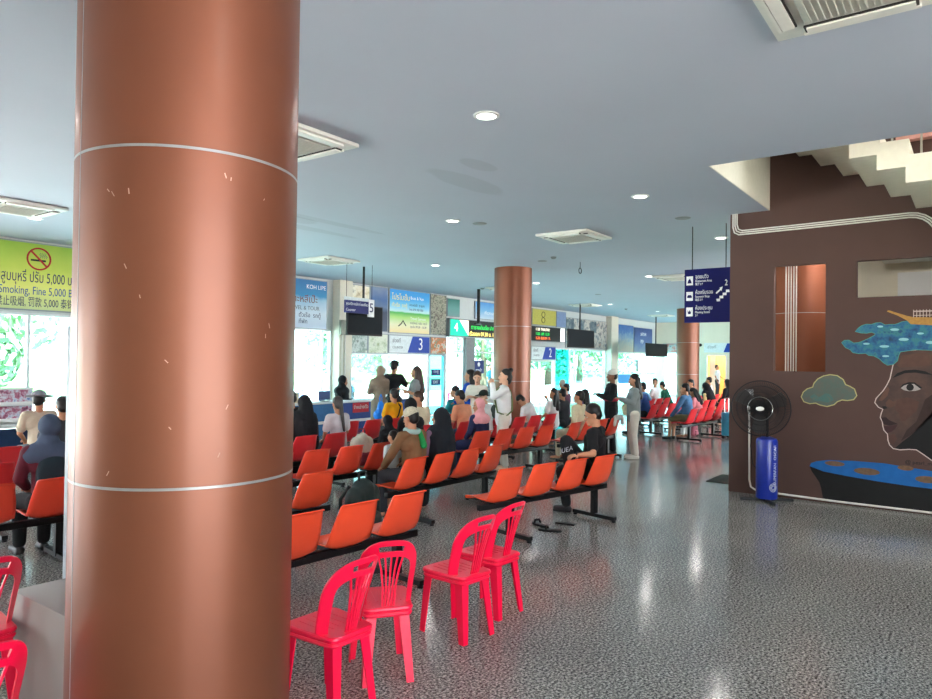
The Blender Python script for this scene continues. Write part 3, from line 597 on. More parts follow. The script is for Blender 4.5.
# ------------------------------------------------------------------ bench seating
TILT = R(-5.1)
ROWC = [4.02, 5.35, 6.66, 7.95, 9.25, 10.5]
def row_y(k, x): return ROWC[k-1] - 0.089*x
M_STEEL = mat('black_steel', (20, 20, 22), 0.4, 0.3, var=0.1)
M_OR = [mat('orange_shell', (248, 84, 50), 0.27, var=0.05, scale=3), mat('orange_shell_mid_light', (240, 74, 50), 0.28, var=0.05, scale=3), mat('orange_shell_far_light', (230, 48, 54), 0.28, var=0.05, scale=3)]  # one orange shell; redder copies paint the light shift of farther rows
M_EDGE = mat('shell_rim', (255, 120, 90), 0.3)
def shell_mesh(name, m):
    prof = [(0.535, 0.405), (0.53, 0.43), (0.50, 0.442), (0.40, 0.436), (0.28, 0.425), (0.20, 0.425), (0.15, 0.445), (0.118, 0.50), (0.085, 0.58), (0.05, 0.67), (0.02, 0.75), (0.008, 0.777), (-0.012, 0.785)]
    wid = [0.36, 0.38, 0.40, 0.425, 0.435, 0.43, 0.425, 0.42, 0.405, 0.375, 0.345, 0.325, 0.30]
    N = 11; bm = bmesh.new(); th = 0.009
    def grid(off):
        rows = []
        for i, ((y, z), w) in enumerate(zip(prof, wid)):
            a = Vector(prof[max(i-1, 0)]); b = Vector(prof[min(i+1, len(prof)-1)]); tv = (b-a).normalized(); nv = Vector((tv.y, -tv.x))
            row = []
            for j in range(N):
                u = -1+2*j/(N-1)
                curl = 0.045*abs(u)**3.2 if 2 < i < 12 else 0.02*abs(u)**3
                # the back curls forward at its sides, the seat curls up
                fy = curl*(0.9 if i >= 6 else 0.1); fz = curl*(0.15 if i >= 6 else 0.75)
                dip = -0.012*(1-u*u) if 2 < i < 6 else 0
                top = -0.012*abs(u)**3 if i >= 11 else 0
                row.append(bm.verts.new((u*w/2, y+fy-nv.x*off, z+fz+dip+top-nv.y*off)))
            rows.append(row)
        return rows
    A, B = grid(0), grid(th)
    n = len(prof)
    for i in range(n-1):
        for j in range(N-1):
            bm.faces.new((A[i][j], A[i][j+1], A[i+1][j+1], A[i+1][j])); bm.faces.new((B[i][j], B[i+1][j], B[i+1][j+1], B[i][j+1]))
    for i in range(n-1):
        for j in (0, N-1): bm.faces.new((A[i][j], A[i+1][j], B[i+1][j], B[i][j]))
    for j in range(N-1):
        for i in (0, n-1): bm.faces.new((A[i][j], A[i][j+1], B[i][j+1], B[i][j]))
    bmesh.ops.recalc_face_normals(bm, faces=bm.faces[:])
    me = bpy.data.meshes.new(name); bm.to_mesh(me); bm.free()
    for p in me.polygons: p.use_smooth = True
    me.materials.append(m)
    return me
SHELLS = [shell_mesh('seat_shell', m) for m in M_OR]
PITCH_ = 0.51
def bench(label, shell, n=4):
    t = thing('bench_seat', label, 'bench', (0, 0, 0), TILT, 'linked shell benches')
    MB().box((n*PITCH_/2-0.06, 0.27, 0.365), (n*PITCH_+0.02, 0.06, 0.06)).bevel(0.005).build('beam', M_STEEL, t)
    for x in (PITCH_*0.5, PITCH_*(n-0.75)):
        l = MB(); l.box((x+0.12, 0.27, 0.19), (0.07, 0.055, 0.30)); l.box((x+0.12, 0.27, 0.045), (0.055, 0.60, 0.04)); lg = l.build('leg', M_STEEL, t)
        for y in (-0.01, 0.55): MB().lathe([(0.018, 0), (0.026, 0.004), (0.026, 0.02), (0.012, 0.03)], 14, (x+0.12, y, 0)).build('foot_pad', M_BLACK, lg)
    for k in range(n):
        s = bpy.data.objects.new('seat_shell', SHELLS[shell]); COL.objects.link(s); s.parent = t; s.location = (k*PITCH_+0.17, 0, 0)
        b = MB(); b.box((k*PITCH_+0.17, 0.27, 0.402), (0.22, 0.22, 0.016)); b.build('seat_bracket', M_STEEL, s).location = (-(k*PITCH_+0.17), 0, 0)
    return t
protos = {}
def place_bench(row, x, label, shell=0, n=4, y=None, tilt=None):
    loc = (x, row_y(row, x) if y is None else y, 0); rz = TILT if tilt is None else R(tilt)
    if (shell, n) in protos: return dup(protos[(shell, n)], loc, rz, label)
    t = bench(label, shell, n); t.location = loc; t.rotation_euler.z = rz; protos[(shell, n)] = t; return t
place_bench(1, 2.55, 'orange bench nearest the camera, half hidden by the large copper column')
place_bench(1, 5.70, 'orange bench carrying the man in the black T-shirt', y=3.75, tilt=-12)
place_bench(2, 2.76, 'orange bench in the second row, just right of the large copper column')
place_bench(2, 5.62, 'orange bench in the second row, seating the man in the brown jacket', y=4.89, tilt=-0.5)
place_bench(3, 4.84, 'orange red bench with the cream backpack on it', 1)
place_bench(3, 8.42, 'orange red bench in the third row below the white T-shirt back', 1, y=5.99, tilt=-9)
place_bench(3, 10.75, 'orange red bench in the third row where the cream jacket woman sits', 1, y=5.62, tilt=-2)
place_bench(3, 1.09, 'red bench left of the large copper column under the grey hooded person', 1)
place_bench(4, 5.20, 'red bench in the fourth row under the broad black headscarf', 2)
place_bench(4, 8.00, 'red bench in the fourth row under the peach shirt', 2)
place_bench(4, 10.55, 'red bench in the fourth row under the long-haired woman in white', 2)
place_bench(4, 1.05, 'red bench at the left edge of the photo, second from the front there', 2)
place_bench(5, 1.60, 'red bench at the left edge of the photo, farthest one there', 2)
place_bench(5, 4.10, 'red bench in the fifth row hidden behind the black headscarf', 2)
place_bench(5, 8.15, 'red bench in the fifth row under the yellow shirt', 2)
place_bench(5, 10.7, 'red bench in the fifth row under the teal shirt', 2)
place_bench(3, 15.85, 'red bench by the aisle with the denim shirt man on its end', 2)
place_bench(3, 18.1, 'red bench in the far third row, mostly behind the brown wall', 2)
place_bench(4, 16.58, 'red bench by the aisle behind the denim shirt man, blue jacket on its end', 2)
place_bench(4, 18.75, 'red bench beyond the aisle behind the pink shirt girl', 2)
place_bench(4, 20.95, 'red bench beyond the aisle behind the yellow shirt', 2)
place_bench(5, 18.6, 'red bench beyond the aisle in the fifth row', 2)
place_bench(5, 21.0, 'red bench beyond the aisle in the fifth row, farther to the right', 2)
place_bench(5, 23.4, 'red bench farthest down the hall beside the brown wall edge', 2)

# ------------------------------------------------------------------ red plastic chairs
M_PINK = mat('red_plastic', (248, 14, 66), 0.3, var=0.04, scale=3)
def arc_pts(fn, a, b, n): return [fn(a+(b-a)*k/n) for k in range(n+1)]
def plastic_chair(label):
    t = thing('plastic_chair', label, 'chair', (0, 0, 0), 0, 'red plastic stacking chairs')
    # seat: rounded trapezoid with a rolled rim
    pts = []
    fw_, bw_, d = 0.20, 0.165, 0.40
    for a0, cx, cy, r in ((0, fw_-0.06, d/2-0.06, 0.06), (90, -fw_+0.06, d/2-0.06, 0.06), (180, -bw_+0.04, -d/2+0.04, 0.04), (270, bw_-0.04, -d/2+0.04, 0.04)):
        for k in range(6): a = R(a0+k*18); pts.append((cx+r*math.cos(a), cy+r*math.sin(a)))
    s = MB(); s.prism(pts, 0.415, 0.43)
    s.ring_tube([(x, y, 0.416) for x, y in pts], 0.014, 8, closed=True)
    for k in range(5): s.box(((k-2)*0.055, 0.03, 0.4305), (0.012, 0.24, 0.004))
    s.build('seat', M_PINK, t)
    ap = MB(); ap.ring_tube([(x*0.985, y*0.985, 0.385) for x, y in pts], [0.012]*len(pts), 6, closed=True)
    for i in range(len(pts)):
        a, b = pts[i], pts[(i+1) % len(pts)]
        ap._add([(a[0], a[1], 0.415), (b[0], b[1], 0.415), (b[0]*0.985, b[1]*0.985, 0.378), (a[0]*0.985, a[1]*0.985, 0.378)], [(0, 1, 2, 3)])
    ap.build('apron', M_PINK, t, fix=False)
    # legs: angled open channels, splayed
    for sx, sy in ((1, 1), (-1, 1), (1, -1), (-1, -1)):
        tx_, ty = (fw_-0.022 if sy > 0 else bw_-0.018)*sx, (d/2-0.022)*sy
        bx, by = (fw_+0.004 if sy > 0 else bw_+0.012)*sx, (d/2+(0.005 if sy > 0 else 0.03))*sy
        l = MB()
        def sec(c, z, w):
            x, y = c; k = 0.008
            return [(x, y, z), (x-sx*w, y, z), (x-sx*w, y-sy*k, z), (x-sx*k, y-sy*k, z), (x-sx*k, y-sy*w, z), (x, y-sy*w, z)]
        S = [sec((tx_, ty), 0.425, 0.085), sec((tx_+(bx-tx_)*0.12, ty+(by-ty)*0.12), 0.36, 0.072), sec((bx, by), 0.0, 0.05)]
        vv = [[l.bm.verts.new(p) for p in q] for q in S]
        for A, B in zip(vv, vv[1:]):
            for k in range(6): l.bm.faces.new((A[k], A[(k+1) % 6], B[(k+1) % 6], B[k]))
        l.bm.faces.new(vv[0]); l.bm.faces.new(vv[-1])
        l.build('leg', M_PINK, t, angle=30)
    # backrest: broad arched frame with hand slot and fan of slats
    def back(u, v):   # u across, v up 0..1 -> point on the leaning back surface
        z = 0.43+0.40*v; y = -d/2+0.015-0.13*v**1.2; return Vector((u, y+0.10*(u/0.18)**2*(1-0.35*v), z))
    outer = []
    for k in range(41):
        q = k/40; a = PI*(1-q)
        if k < 9: u, v = -0.185-0.002*k, k/8*0.52
        elif k > 31: u, v = 0.185+0.002*(40-k), (40-k)/8*0.52
        else:
            b = PI*(1-(k-8)/24); u, v = 0.201*math.copysign(abs(math.cos(b))**0.75, math.cos(b)), 0.52+0.48*math.sin(b)**0.8
        outer.append((u, v))
    fr = MB(); th = 0.012
    inner = []
    for u, v in outer:
        vi = v*0.90 if v > 0.5 else v
        if v > 0.52: inner.append((u*0.74, 0.52+(v-0.52)*0.50))
        else: inner.append((u*0.74, v))
    A = [fr.bm.verts.new(back(*p)) for p in outer]; B = [fr.bm.verts.new(back(*p)) for p in inner]
    off = Vector((0, th, 0.003))
    A2 = [fr.bm.verts.new(back(*p)+off) for p in outer]; B2 = [fr.bm.verts.new(back(*p)+off) for p in inner]
    for k in range(40):
        hole = 17 <= k <= 22
        if not hole:
            fr.bm.faces.new((A[k], A[k+1], B[k+1], B[k])); fr.bm.faces.new((A2[k], B2[k], B2[k+1], A2[k+1]))
            if k in (16, 23):
                e = 17 if k == 16 else 23
                fr.bm.faces.new((A[e], B[e], B2[e], A2[e]))
        else:
            for (P, P2, Q, Q2) in ((A, A2, B, B2),):
                def lerp(i, f, s2):
                    p = outer[i]; q = inner[i]; return fr.bm.verts.new(back(p[0]+(q[0]-p[0])*f, p[1]+(q[1]-p[1])*f)+(off if s2 else Vector((0, 0, 0))))
                for f0_, f1_ in ((0, 0.30), (0.68, 1)):
                    c = [lerp(k, f0_, 0), lerp(k+1, f0_, 0), lerp(k+1, f1_, 0), lerp(k, f1_, 0), lerp(k, f0_, 1), lerp(k+1, f0_, 1), lerp(k+1, f1_, 1), lerp(k, f1_, 1)]
                    for F in ((0, 1, 2, 3), (7, 6, 5, 4), (0, 4, 5, 1), (3, 2, 6, 7)): fr.bm.faces.new([c[i] for i in F])
        fr.bm.faces.new((A[k], A2[k], A2[k+1], A[k+1])); fr.bm.faces.new((B[k], B[k+1], B2[k+1], B2[k]))
    bmesh.ops.remove_doubles(fr.bm, verts=fr.bm.verts[:], dist=0.0004)
    fr.build('back_frame', M_PINK, t, angle=40)
    for k in range(5):
        q = (k-2)
        sl = MB(); pts3 = [back(q*0.020, 0.0)+Vector((0, 0.006, 0)), back(q*0.022, 0.3)+Vector((0, 0.006, 0)), back(q*0.030, 0.55)+Vector((0, 0.006, 0)), back(q*0.043, 0.77)+Vector((0, 0.006, 0))]
        for p, p2 in zip(pts3, pts3[1:]):
            w = 0.0058
            sl._add([p+Vector((-w, -0.005, 0)), p+Vector((w, -0.005, 0)), p+Vector((w, 0.005, 0)), p+Vector((-w, 0.005, 0)), p2+Vector((-w, -0.005, 0)), p2+Vector((w, -0.005, 0)), p2+Vector((w, 0.005, 0)), p2+Vector((-w, 0.005, 0))],
                    [(0, 3, 2, 1), (4, 5, 6, 7), (0, 1, 5, 4), (1, 2, 6, 5), (2, 3, 7, 6), (3, 0, 4, 7)])
        sl.build('slat', M_PINK, t)
    return t
pc0 = plastic_chair('red plastic chair, leftmost of the foreground four, legs cut by the frame')
pc0.location = (2.59, 2.80, 0); pc0.rotation_euler.z = R(-2); pc0.scale = (0.84, 0.92, 1)
for x, y, a, lb in ((3.06, 2.86, -36, 'red plastic chair in the foreground showing its slatted back, second from left'), (3.80, 2.86, -8, 'red plastic chair in front of the single orange seat, third from left'),
        (4.28, 2.93, -4, 'red plastic chair farthest right of the foreground group of four'), (1.41, 4.22, 0, 'red plastic chair corner at the left edge, beyond the grey box'), (0.98, 3.05, 0, 'red plastic chair corner at the bottom left of the photo')):
    dup(pc0, (x, y, 0), R(a), lb)
for k, (x, y, a, lb) in enumerate(((23.6, 18.2, 30, 'pink plastic chair outside the cyan glass, left one'), (24.5, 18.2, 20, 'pink plastic chair outside the cyan glass, middle one'), (25.4, 18.0, 200, 'pink plastic chair outside the cyan glass, right one'))):
    dup(pc0, (x, y, -0.02), R(a), lb, 'plastic chairs outdoors')

tag(MB().box2((10.93, 3.05, 0.001), (11.75, 3.42, 0.012)).build('floor_patch', mat('patch_grey', (84, 84, 82), 0.9)), 'dark grey floor patch at the foot of the brown wall edge', 'mat')  # thin dark grey patch lying on the floor
# ------------------------------------------------------------------ grey box and notice board at left
tag(MB().box2((1.60, 3.20, 0), (2.12, 4.24, 0.56)).bevel(0.006).build('plinth_box', mat('grey_plinth', (160, 150, 146), 0.6, var=0.05, scale=2)), 'plain grey box standing beside the large copper column at lower left', 'box')
nb = thing('notice_board', 'tall white notice board with blue writing behind the large copper column', 'notice board', (1.92, 4.34, 0), 0)
MB().box((0.35, 0, 1.01), (0.70, 0.10, 2.02)).bevel(0.006).build('panel', mat('board_blue_grey', (168, 180, 192), 0.5), nb)
MB().box((0.40, -0.053, 0.98), (0.58, 0.006, 1.84)).build('poster', mat('board_white', (226, 228, 232), 0.5), nb)
MB().box((0.30, -0.058, 1.25), (0.36, 0.006, 0.36)).build('red_panel', mat('board_red', (190, 40, 60), 0.5), nb)
text_mesh('lettering', 'ประกาศ', 0.14, mat('ink_blue', (40, 60, 140), 0.5), nb, 0.22, 0.85, -0.058, rot=-PI/2)

# ------------------------------------------------------------------ counters
def counter(x0, x1, y, label, col, sign=None, h=0.78):
    t = thing('service_counter', label, 'counter', ((x0+x1)/2, y, 0), 0, 'ticket counters')
    w = x1-x0
    MB().box((0, 0.3, h-0.02), (w+0.06, 0.66, 0.04)).bevel(0.005).build('worktop', M_WHITE, t)
    MB().box((0, 0.02, (h-0.04)/2), (w, 0.04, h-0.04)).build('front_panel', mat('counter_'+col[0], col[1], 0.45), t)
    MB().box((0, -0.002, h*0.38), (w, 0.008, 0.07)).build('stripe', M_WHITE, t)
    for sx in (-1, 1): MB().box((sx*(w/2-0.02), 0.32, (h-0.04)/2), (0.04, 0.56, h-0.04)).build('side_panel', M_WHITE, t)
    if sign:
        MB().box((sign, -0.008, h*0.78), (0.55, 0.012, 0.24)).build('red_plate', mat('plate_red', (200, 30, 50), 0.5), t)
        text_mesh('lettering', 'จำหน่ายตั๋ว', 0.12, M_WHITE, t, sign, h*0.79, -0.016)
    return t
counter(9.3, 11.7, 12.55, 'blue ticket counter below the blue poster, left half', ('blue', (38, 104, 156)))
counter(11.85, 14.2, 12.5, 'blue ticket counter with a red plate, right of the black headscarf clerk', ('deep_blue', (26, 66, 140)), -0.55)
mo = thing('counter_screen', 'small dark blue screen on the ticket counter left of the clerk', 'monitor', (11.6, 12.85, 0.78), R(10))
MB().box((0, 0, 0.012), (0.2, 0.16, 0.02)).build('foot', M_BLACK, mo); MB().box((0, 0.02, 0.14), (0.42, 0.03, 0.22)).build('panel', mat('screen_blue', (28, 60, 120), 0.3), mo)
tag(MB().box((10.55, 12.9, 0.90), (0.36, 0.3, 0.24)).bevel(0.01).build('carton', mat('carton', (206, 190, 160), 0.8)), 'pale carton on the ticket counter at its left end', 'box')
lt = thing('office_desk', 'dark blue desk front at the far left edge under the banner', 'desk', (4.75, 12.3, 0))
MB().box((0, 0, 0.72), (1.7, 0.7, 0.04)).build('worktop', M_WHITE, lt); MB().box((0, -0.3, 0.35), (1.6, 0.03, 0.68)).build('front_panel', mat('navy_panel', (28, 52, 88), 0.5), lt)
for sx in (-1, 1): MB().box((sx*0.78, 0.02, 0.35), (0.04, 0.6, 0.70)).build('side_panel', M_WHITE, lt)
rk = thing('leaflet_rack', 'leaflet rack with blue and pink leaflets at the far left edge', 'rack', (4.55, 12.3, 0.74))
MB().box((0, 0.08, 0.28), (0.7, 0.02, 0.56)).build('back_panel', M_WHITE, rk)
for k in range(2):
    MB().box((0, 0.0, 0.06+0.26*k), (0.68, 0.12, 0.05)).build('shelf', M_WHITE, rk)
    MB().box((0, 0.0, 0.18+0.26*k), (0.62, 0.03, 0.19)).build('leaflets', patchy('leaflets_%d' % k, [(40, 90, 170), (210, 220, 230), (170, 90, 120), (60, 60, 80)], 12), rk)

# ------------------------------------------------------------------ luggage
def backpack(name, label, m, loc, rz, s=1.0, m2=None):
    t = thing(name, label, 'bag', loc, rz)
    b = MB()
    b.cap((-0.10*s, 0, 0.09*s), (-0.09*s, 0, 0.33*s), 0.085*s, 0.08*s); b.cap((0.10*s, 0, 0.09*s), (0.09*s, 0, 0.33*s), 0.085*s, 0.08*s); b.cap((0, 0, 0.09*s), (0, 0, 0.37*s), 0.10*s, 0.09*s)
    remeshed(b, 'body', m, 0.012*s, 5, t)
    p = MB(); p.cap((-0.07*s, -0.075*s, 0.10*s), (0.07*s, -0.075*s, 0.10*s), 0.06*s); p.cap((-0.06*s, -0.07*s, 0.16*s), (0.06*s, -0.07*s, 0.16*s), 0.055*s); remeshed(p, 'front_pocket', m2 or m, 0.011*s, 4, t)
    MB().ring_tube([(-0.05*s, 0, 0.44*s), (-0.045*s, 0.01, 0.50*s), (0.045*s, 0.01, 0.50*s), (0.05*s, 0, 0.44*s)], 0.011*s, 8).build('handle', m2 or m, t)
    for sx in (-1, 1): MB().ring_tube([(sx*0.07*s, 0.07*s, 0.40*s), (sx*0.10*s, 0.13*s, 0.30*s), (sx*0.11*s, 0.12*s, 0.14*s), (sx*0.10*s, 0.07*s, 0.06*s)], 0.014*s, 8).build('strap', m2 or m, t)
    return t
backpack('backpack', 'pale cream backpack with dark red straps on an orange red seat', mat('cream_canvas', (176, 170, 156), 0.8, bump=0.1), (6.40, row_y(3, 6.40)+0.29, 0.437), TILT, 1.0, mat('maroon_strap', (110, 36, 52), 0.7))
backpack('rucksack', 'dark green rucksack beside the man in the brown jacket, behind the front orange seats', mat('dark_green_canvas', (34, 46, 44), 0.6, bump=0.1), (5.02, 4.98, 0.03), R(10), 1.35, mat('darker_green', (24, 32, 32), 0.6))
pb = thing('plastic_bag', 'bright blue plastic bag hanging beside the beige hooded shawl at the counter', 'bag', (10.86, 10.28, 0.52))
bb = MB(); bb.cap((-0.06, 0, 0.12), (0.06, 0, 0.12), 0.12, 0.11); bb.cap((0, 0, 0.14), (0, 0, 0.36), 0.11, 0.06); remeshed(bb, 'sack', mat('blue_plastic', (30, 130, 230), 0.4), 0.014, 3, pb)
for sx in (-1, 1): MB().ring_tube([(sx*0.03, 0, 0.38), (sx*0.04, 0, 0.48), (0, 0, 0.56)], 0.012, 6).build('handle', mat('blue_plastic'), pb)
su = thing('suitcase', 'turquoise wheeled suitcase standing against the left edge of the brown wall', 'suitcase', (17.45, 4.90, 0), TILT)
MB().box((0, 0, 0.36), (0.42, 0.26, 0.56)).bevel(0.03, 3).build('shell', mat('turquoise_shell', (60, 160, 200), 0.35), su)
for sx in (-1, 1):
    MB().cyl((sx*0.13, 0.08, 0.62), (sx*0.13, 0.08, 0.98), 0.011, n=8).build('handle_tube', mat('chrome'), su)
    for sy in (-1, 1): MB().cyl((sx*0.16-0.015, sy*0.09, 0.045), (sx*0.16+0.015, sy*0.09, 0.045), 0.042, n=16).build('wheel', M_BLACK, su)
MB().cyl((-0.14, 0.08, 0.98), (0.14, 0.08, 0.98), 0.014, n=8).build('grip', M_BLACK, su)
backpack('bag', 'pink bag on the floor under the far red bench', mat('pink_canvas', (214, 120, 140), 0.7), (17.4, 5.75, 0.0), TILT, 0.75)
cw = MB(); cw.cap((-0.10, -0.02, 0.76), (0.10, -0.02, 0.76), 0.05); cw.cap((-0.13, -0.03, 0.74), (-0.15, -0.02, 0.62), 0.03); cw.cap((0.13, -0.03, 0.74), (0.15, -0.02, 0.64), 0.035)
o = remeshed(cw, 'white_bundle', mat('white_cloth', (226, 222, 216), 0.9), 0.012, 3); o.location = (10.75+3*0.51+0.17, 5.58, 0.015); o.rotation_euler.z = TILT
tag(o, 'white cloth draped over the top of an orange red seat back', 'cloth')
for x, y, a, lb in ((6.62, 3.74, 0.3, 'black sandal on the floor under the orange bench, left one'), (6.78, 3.97, -0.5, 'black sandal on the floor under the orange bench, farther one')):
    t = thing('sandal', lb, 'sandal', (x, y, 0), a, 'black sandals')
    s = MB(); s.prism([(0.045*math.cos(k*PI/10)*(1.0 if math.sin(k*PI/10) > 0 else 0.8), 0.13*math.sin(k*PI/10)) for k in range(20)], 0, 0.022); s.build('sole', M_BLACK, t)
    MB().ring_tube([(-0.042, 0.03, 0.02), (-0.025, 0.04, 0.055), (0.025, 0.04, 0.055), (0.042, 0.03, 0.02)], 0.014, 8).build('strap', M_BLACK, t)

# ------------------------------------------------------------------ trees and plants outdoors
def tree(x, y, h, r, label, m, seed):
    rng = random.Random(seed); t = thing('tree', label, 'tree', (x, y, -0.4), 0, 'trees beyond the windows')
    MB().ring_tube([(0, 0, 0), (0.1, 0, h*0.35), (0.0, 0.1, h*0.7)], [r*0.10, r*0.07, r*0.03], 10).build('trunk', mat('bark', (92, 76, 60), 0.9), t)
    f = MB()
    blobs = [(Vector((rng.uniform(-0.7, 0.7)*r, rng.uniform(-0.7, 0.7)*r, h*rng.uniform(0.35, 0.9))), r*rng.uniform(0.35, 0.55)) for _ in range(9)]
    for k in range(1500):
        c, br_ = rng.choice(blobs); d = Vector((rng.gauss(0, 1), rng.gauss(0, 1), rng.gauss(0, 1))).normalized()
        p = c + d*br_*rng.uniform(0.75, 1.1); s = r*rng.uniform(0.05, 0.10)
        a = Vector((rng.gauss(0, 1), rng.gauss(0, 1), rng.gauss(0, 1))).normalized(); b = d.cross(a).normalized()
        f._add([p-b*s, p+a*s*0.6, p+b*s, p-a*s*0.6], [(0, 1, 2, 3)])
    f.build('foliage', m, t, fix=False)
LEAF = [mat('leaf_light', (122, 150, 104), 0.7, var=0.25, scale=1.5), mat('leaf_mid', (110, 142, 98), 0.7, var=0.25, scale=1.5), mat('leaf_dark', (98, 136, 106), 0.7, var=0.25, scale=1.5)]
for k, (x, y, h, r, lb) in enumerate(((11.5, 34, 5.5, 3.6, 'green tree outside the window below the no smoking banner'), (22.3, 33.5, 4.4, 2.3, 'low green tree outside the window left of the clerk'), (28.6, 30.2, 6.0, 2.7, 'bright green tree outside the glass below the number 3 sign'), (36, 34, 5.6, 3.2, 'green tree outside the number 4 entrance'),
        (47, 33, 6.2, 3.4, 'green tree outside right of the mid copper column'), (56, 32, 6.2, 3.6, 'green tree outside the cyan glass'), (70, 36, 6.2, 3.8, 'green tree outside the far windows'), (84, 38, 6.0, 4.0, 'farthest green tree outside the windows'), (5, 36, 5.4, 3.4, 'green tree at the left edge outside'))):
    tree(x, y, h, r, lb, LEAF[k % 3], k+11)

# ------------------------------------------------------------------ banners, posters, signs on the facade
YF = 14.4
INK = mat('ink_navy', (34, 44, 92), 0.6); WHITE_INK = mat('ink_white', (238, 240, 242), 0.6); BLACK_INK = mat('ink_black', (28, 30, 34), 0.6); GREY_INK = mat('ink_grey', (96, 104, 112), 0.6)
def board(name, label, cat, x0, x1, z0, z1, m, y=YF, d=0.05, group=None, face='print'):
    t = thing(name, label, cat, ((x0+x1)/2, y-0.008, z0), 0, group)
    w, h = x1-x0, z1-z0
    MB().box((0, -d/2, h/2), (w, d, h)).build('backing', M_FRAME2, t)
    MB().box((0, -d-0.004, h/2), (w-0.05, 0.008, h-0.05)).build(face, m, t)
    t['_w'] = w; t['_h'] = h; t['_d'] = -d-0.009
    return t
def lines(t, rows, m, x, size, align='LEFT', sx=1.0, name='lettering'):
    for s, z in rows: text_mesh(name, s, size, m, t, x, z, t['_d'], align, sx=sx)
b = board('no_smoking_banner', 'green no smoking banner with Thai, English and Chinese lines at far left', 'banner', 4.22, 7.30, 2.66, 3.95, stripes('banner_green', [(0, (196, 210, 150)), (0.35, (222, 224, 120)), (0.62, (190, 206, 84)), (1, (146, 184, 62))], 2, 0, 1.29, noise=0.25))
lines(b, [('ห้ามสูบบุหรี่ ปรับ 5,000 บาท', 0.62)], INK, -0.08, 0.27, 'CENTER', 0.56)
lines(b, [('No Smoking, Fine 5,000 Baht', 0.37)], mat('ink_blue2', (40, 84, 150), 0.6), -0.07, 0.215, 'CENTER', 0.67)
lines(b, [('禁止吸烟, 罚款 5,000 泰铢', 0.15)], INK, -0.06, 0.20, 'CENTER', 0.60)
RED_INK = mat('ink_red', (170, 36, 40), 0.6); cx, cz, dd = -0.02, 0.985, b['_d']
pic = MB(); pic.ring_tube([(cx+0.20*math.cos(a), dd, cz+0.20*math.sin(a)) for a in [k*2*PI/40 for k in range(40)]], 0.017, 6, closed=True); pic.box((cx, dd, cz), (0.40, 0.014, 0.032), mtx=Matrix.Rotation(R(45), 3, 'Y')); pic.build('prohibition_ring', RED_INK, b)
cg = MB(); cg.box((cx-0.01, dd+0.002, cz-0.03), (0.26, 0.008, 0.034)); cg.build('cigarette', BLACK_INK, b)
smk = MB()
for k in range(4): smk.ring_tube([(cx+0.02+k*0.035, dd+0.003, cz+0.02), (cx+0.04+k*0.035, dd+0.003, cz+0.05), (cx+0.01+k*0.035, dd+0.003, cz+0.08), (cx+0.03+k*0.03, dd+0.003, cz+0.115)], 0.006, 5)
smk.build('smoke_curl', GREY_INK, b)
b = board('travel_poster', 'blue and white travel poster on the facade just right of the large column', 'poster', 10.6, 12.98, 2.60, 3.93, stripes('poster_sea', [(0, (190, 206, 226)), (0.32, (206, 220, 232)), (0.55, (150, 190, 214)), (0.66, (30, 136, 188)), (1, (16, 110, 170))], 2, 0, 1.33, noise=0.3, nscale=2))
lines(b, [('KOH LIPE', 1.12)], WHITE_INK, 0.45, 0.16); lines(b, [('เกาะหลีเป๊ะ', 0.78)], mat('ink_brown', (120, 60, 50), 0.6), -0.2, 0.26); lines(b, [('TRAVEL & TOUR', 0.55)], GREY_INK, -0.2, 0.15); lines(b, [('ตั๋วเรือ  รถตู้', 0.36), ('ที่พัก', 0.19)], INK, 0.2, 0.16)
b = board('photo_poster', 'small beach photo poster above the blue number 5 sign', 'poster', 13.76, 14.62, 3.2, 3.95, patchy('beach_photo', [(120, 100, 80), (214, 202, 170), (236, 232, 216), (90, 84, 74)], 3))
b = board('photo_poster', 'dark blue island sunset poster behind the hanging screen', 'poster', 14.64, 15.40, 2.63, 3.97, stripes('island_photo', [(0, (60, 76, 96)), (0.45, (40, 58, 84)), (0.6, (84, 112, 146)), (0.75, (58, 96, 150)), (1, (110, 130, 160))], 2, 0, 1.3, noise=0.3))
b = board('photo_poster', 'flower and bird picture under the hanging screen', 'poster', 13.76, 14.56, 1.98, 2.58, patchy('bird_photo', [(60, 72, 66), (200, 210, 206), (120, 140, 130), (226, 228, 220)], 4))
b = board('photo_poster', 'pale palm leaf picture left of the number 3 sign', 'poster', 14.58, 15.42, 1.98, 2.58, patchy('palm_photo', [(140, 156, 110), (196, 206, 180), (220, 224, 206), (150, 160, 140)], 5))
b = board('ticket_poster', 'bright blue, green and yellow ticket poster above the number 3 sign', 'poster', 15.46, 17.38, 2.62, 3.98, stripes('ticket_print', [(0, (236, 214, 150)), (0.2, (226, 226, 190)), (0.36, (170, 216, 120)), (0.47, (60, 176, 70)), (0.50, (190, 226, 226)), (0.62, (120, 200, 232)), (0.8, (50, 160, 224)), (1, (30, 140, 214))], 2, 0, 1.36, noise=0.05))
lines(b, [('โปรโมชั่น', 1.10)], mat('ink_yellow', (246, 222, 130), 0.6), -0.86, 0.24); lines(b, [('ตั๋วเรือ  รถตู้', 0.86)], mat('ink_yellow'), -0.86, 0.15); lines(b, [('Boat & Van', 1.12)], WHITE_INK, 0.0, 0.14); lines(b, [('เกาะหลีเป๊ะ  ตะรุเตา', 0.90), ('โทร 074 783 000', 0.76)], INK, -0.05, 0.10)
lines(b, [('Travel Service', 0.48)], WHITE_INK, 0.0, 0.13); lines(b, [('หาดใหญ่  ตรัง  กระบี่', 0.34), ('ทุกวัน 09.30 - 13.30', 0.22)], GREY_INK, 0.0, 0.10)
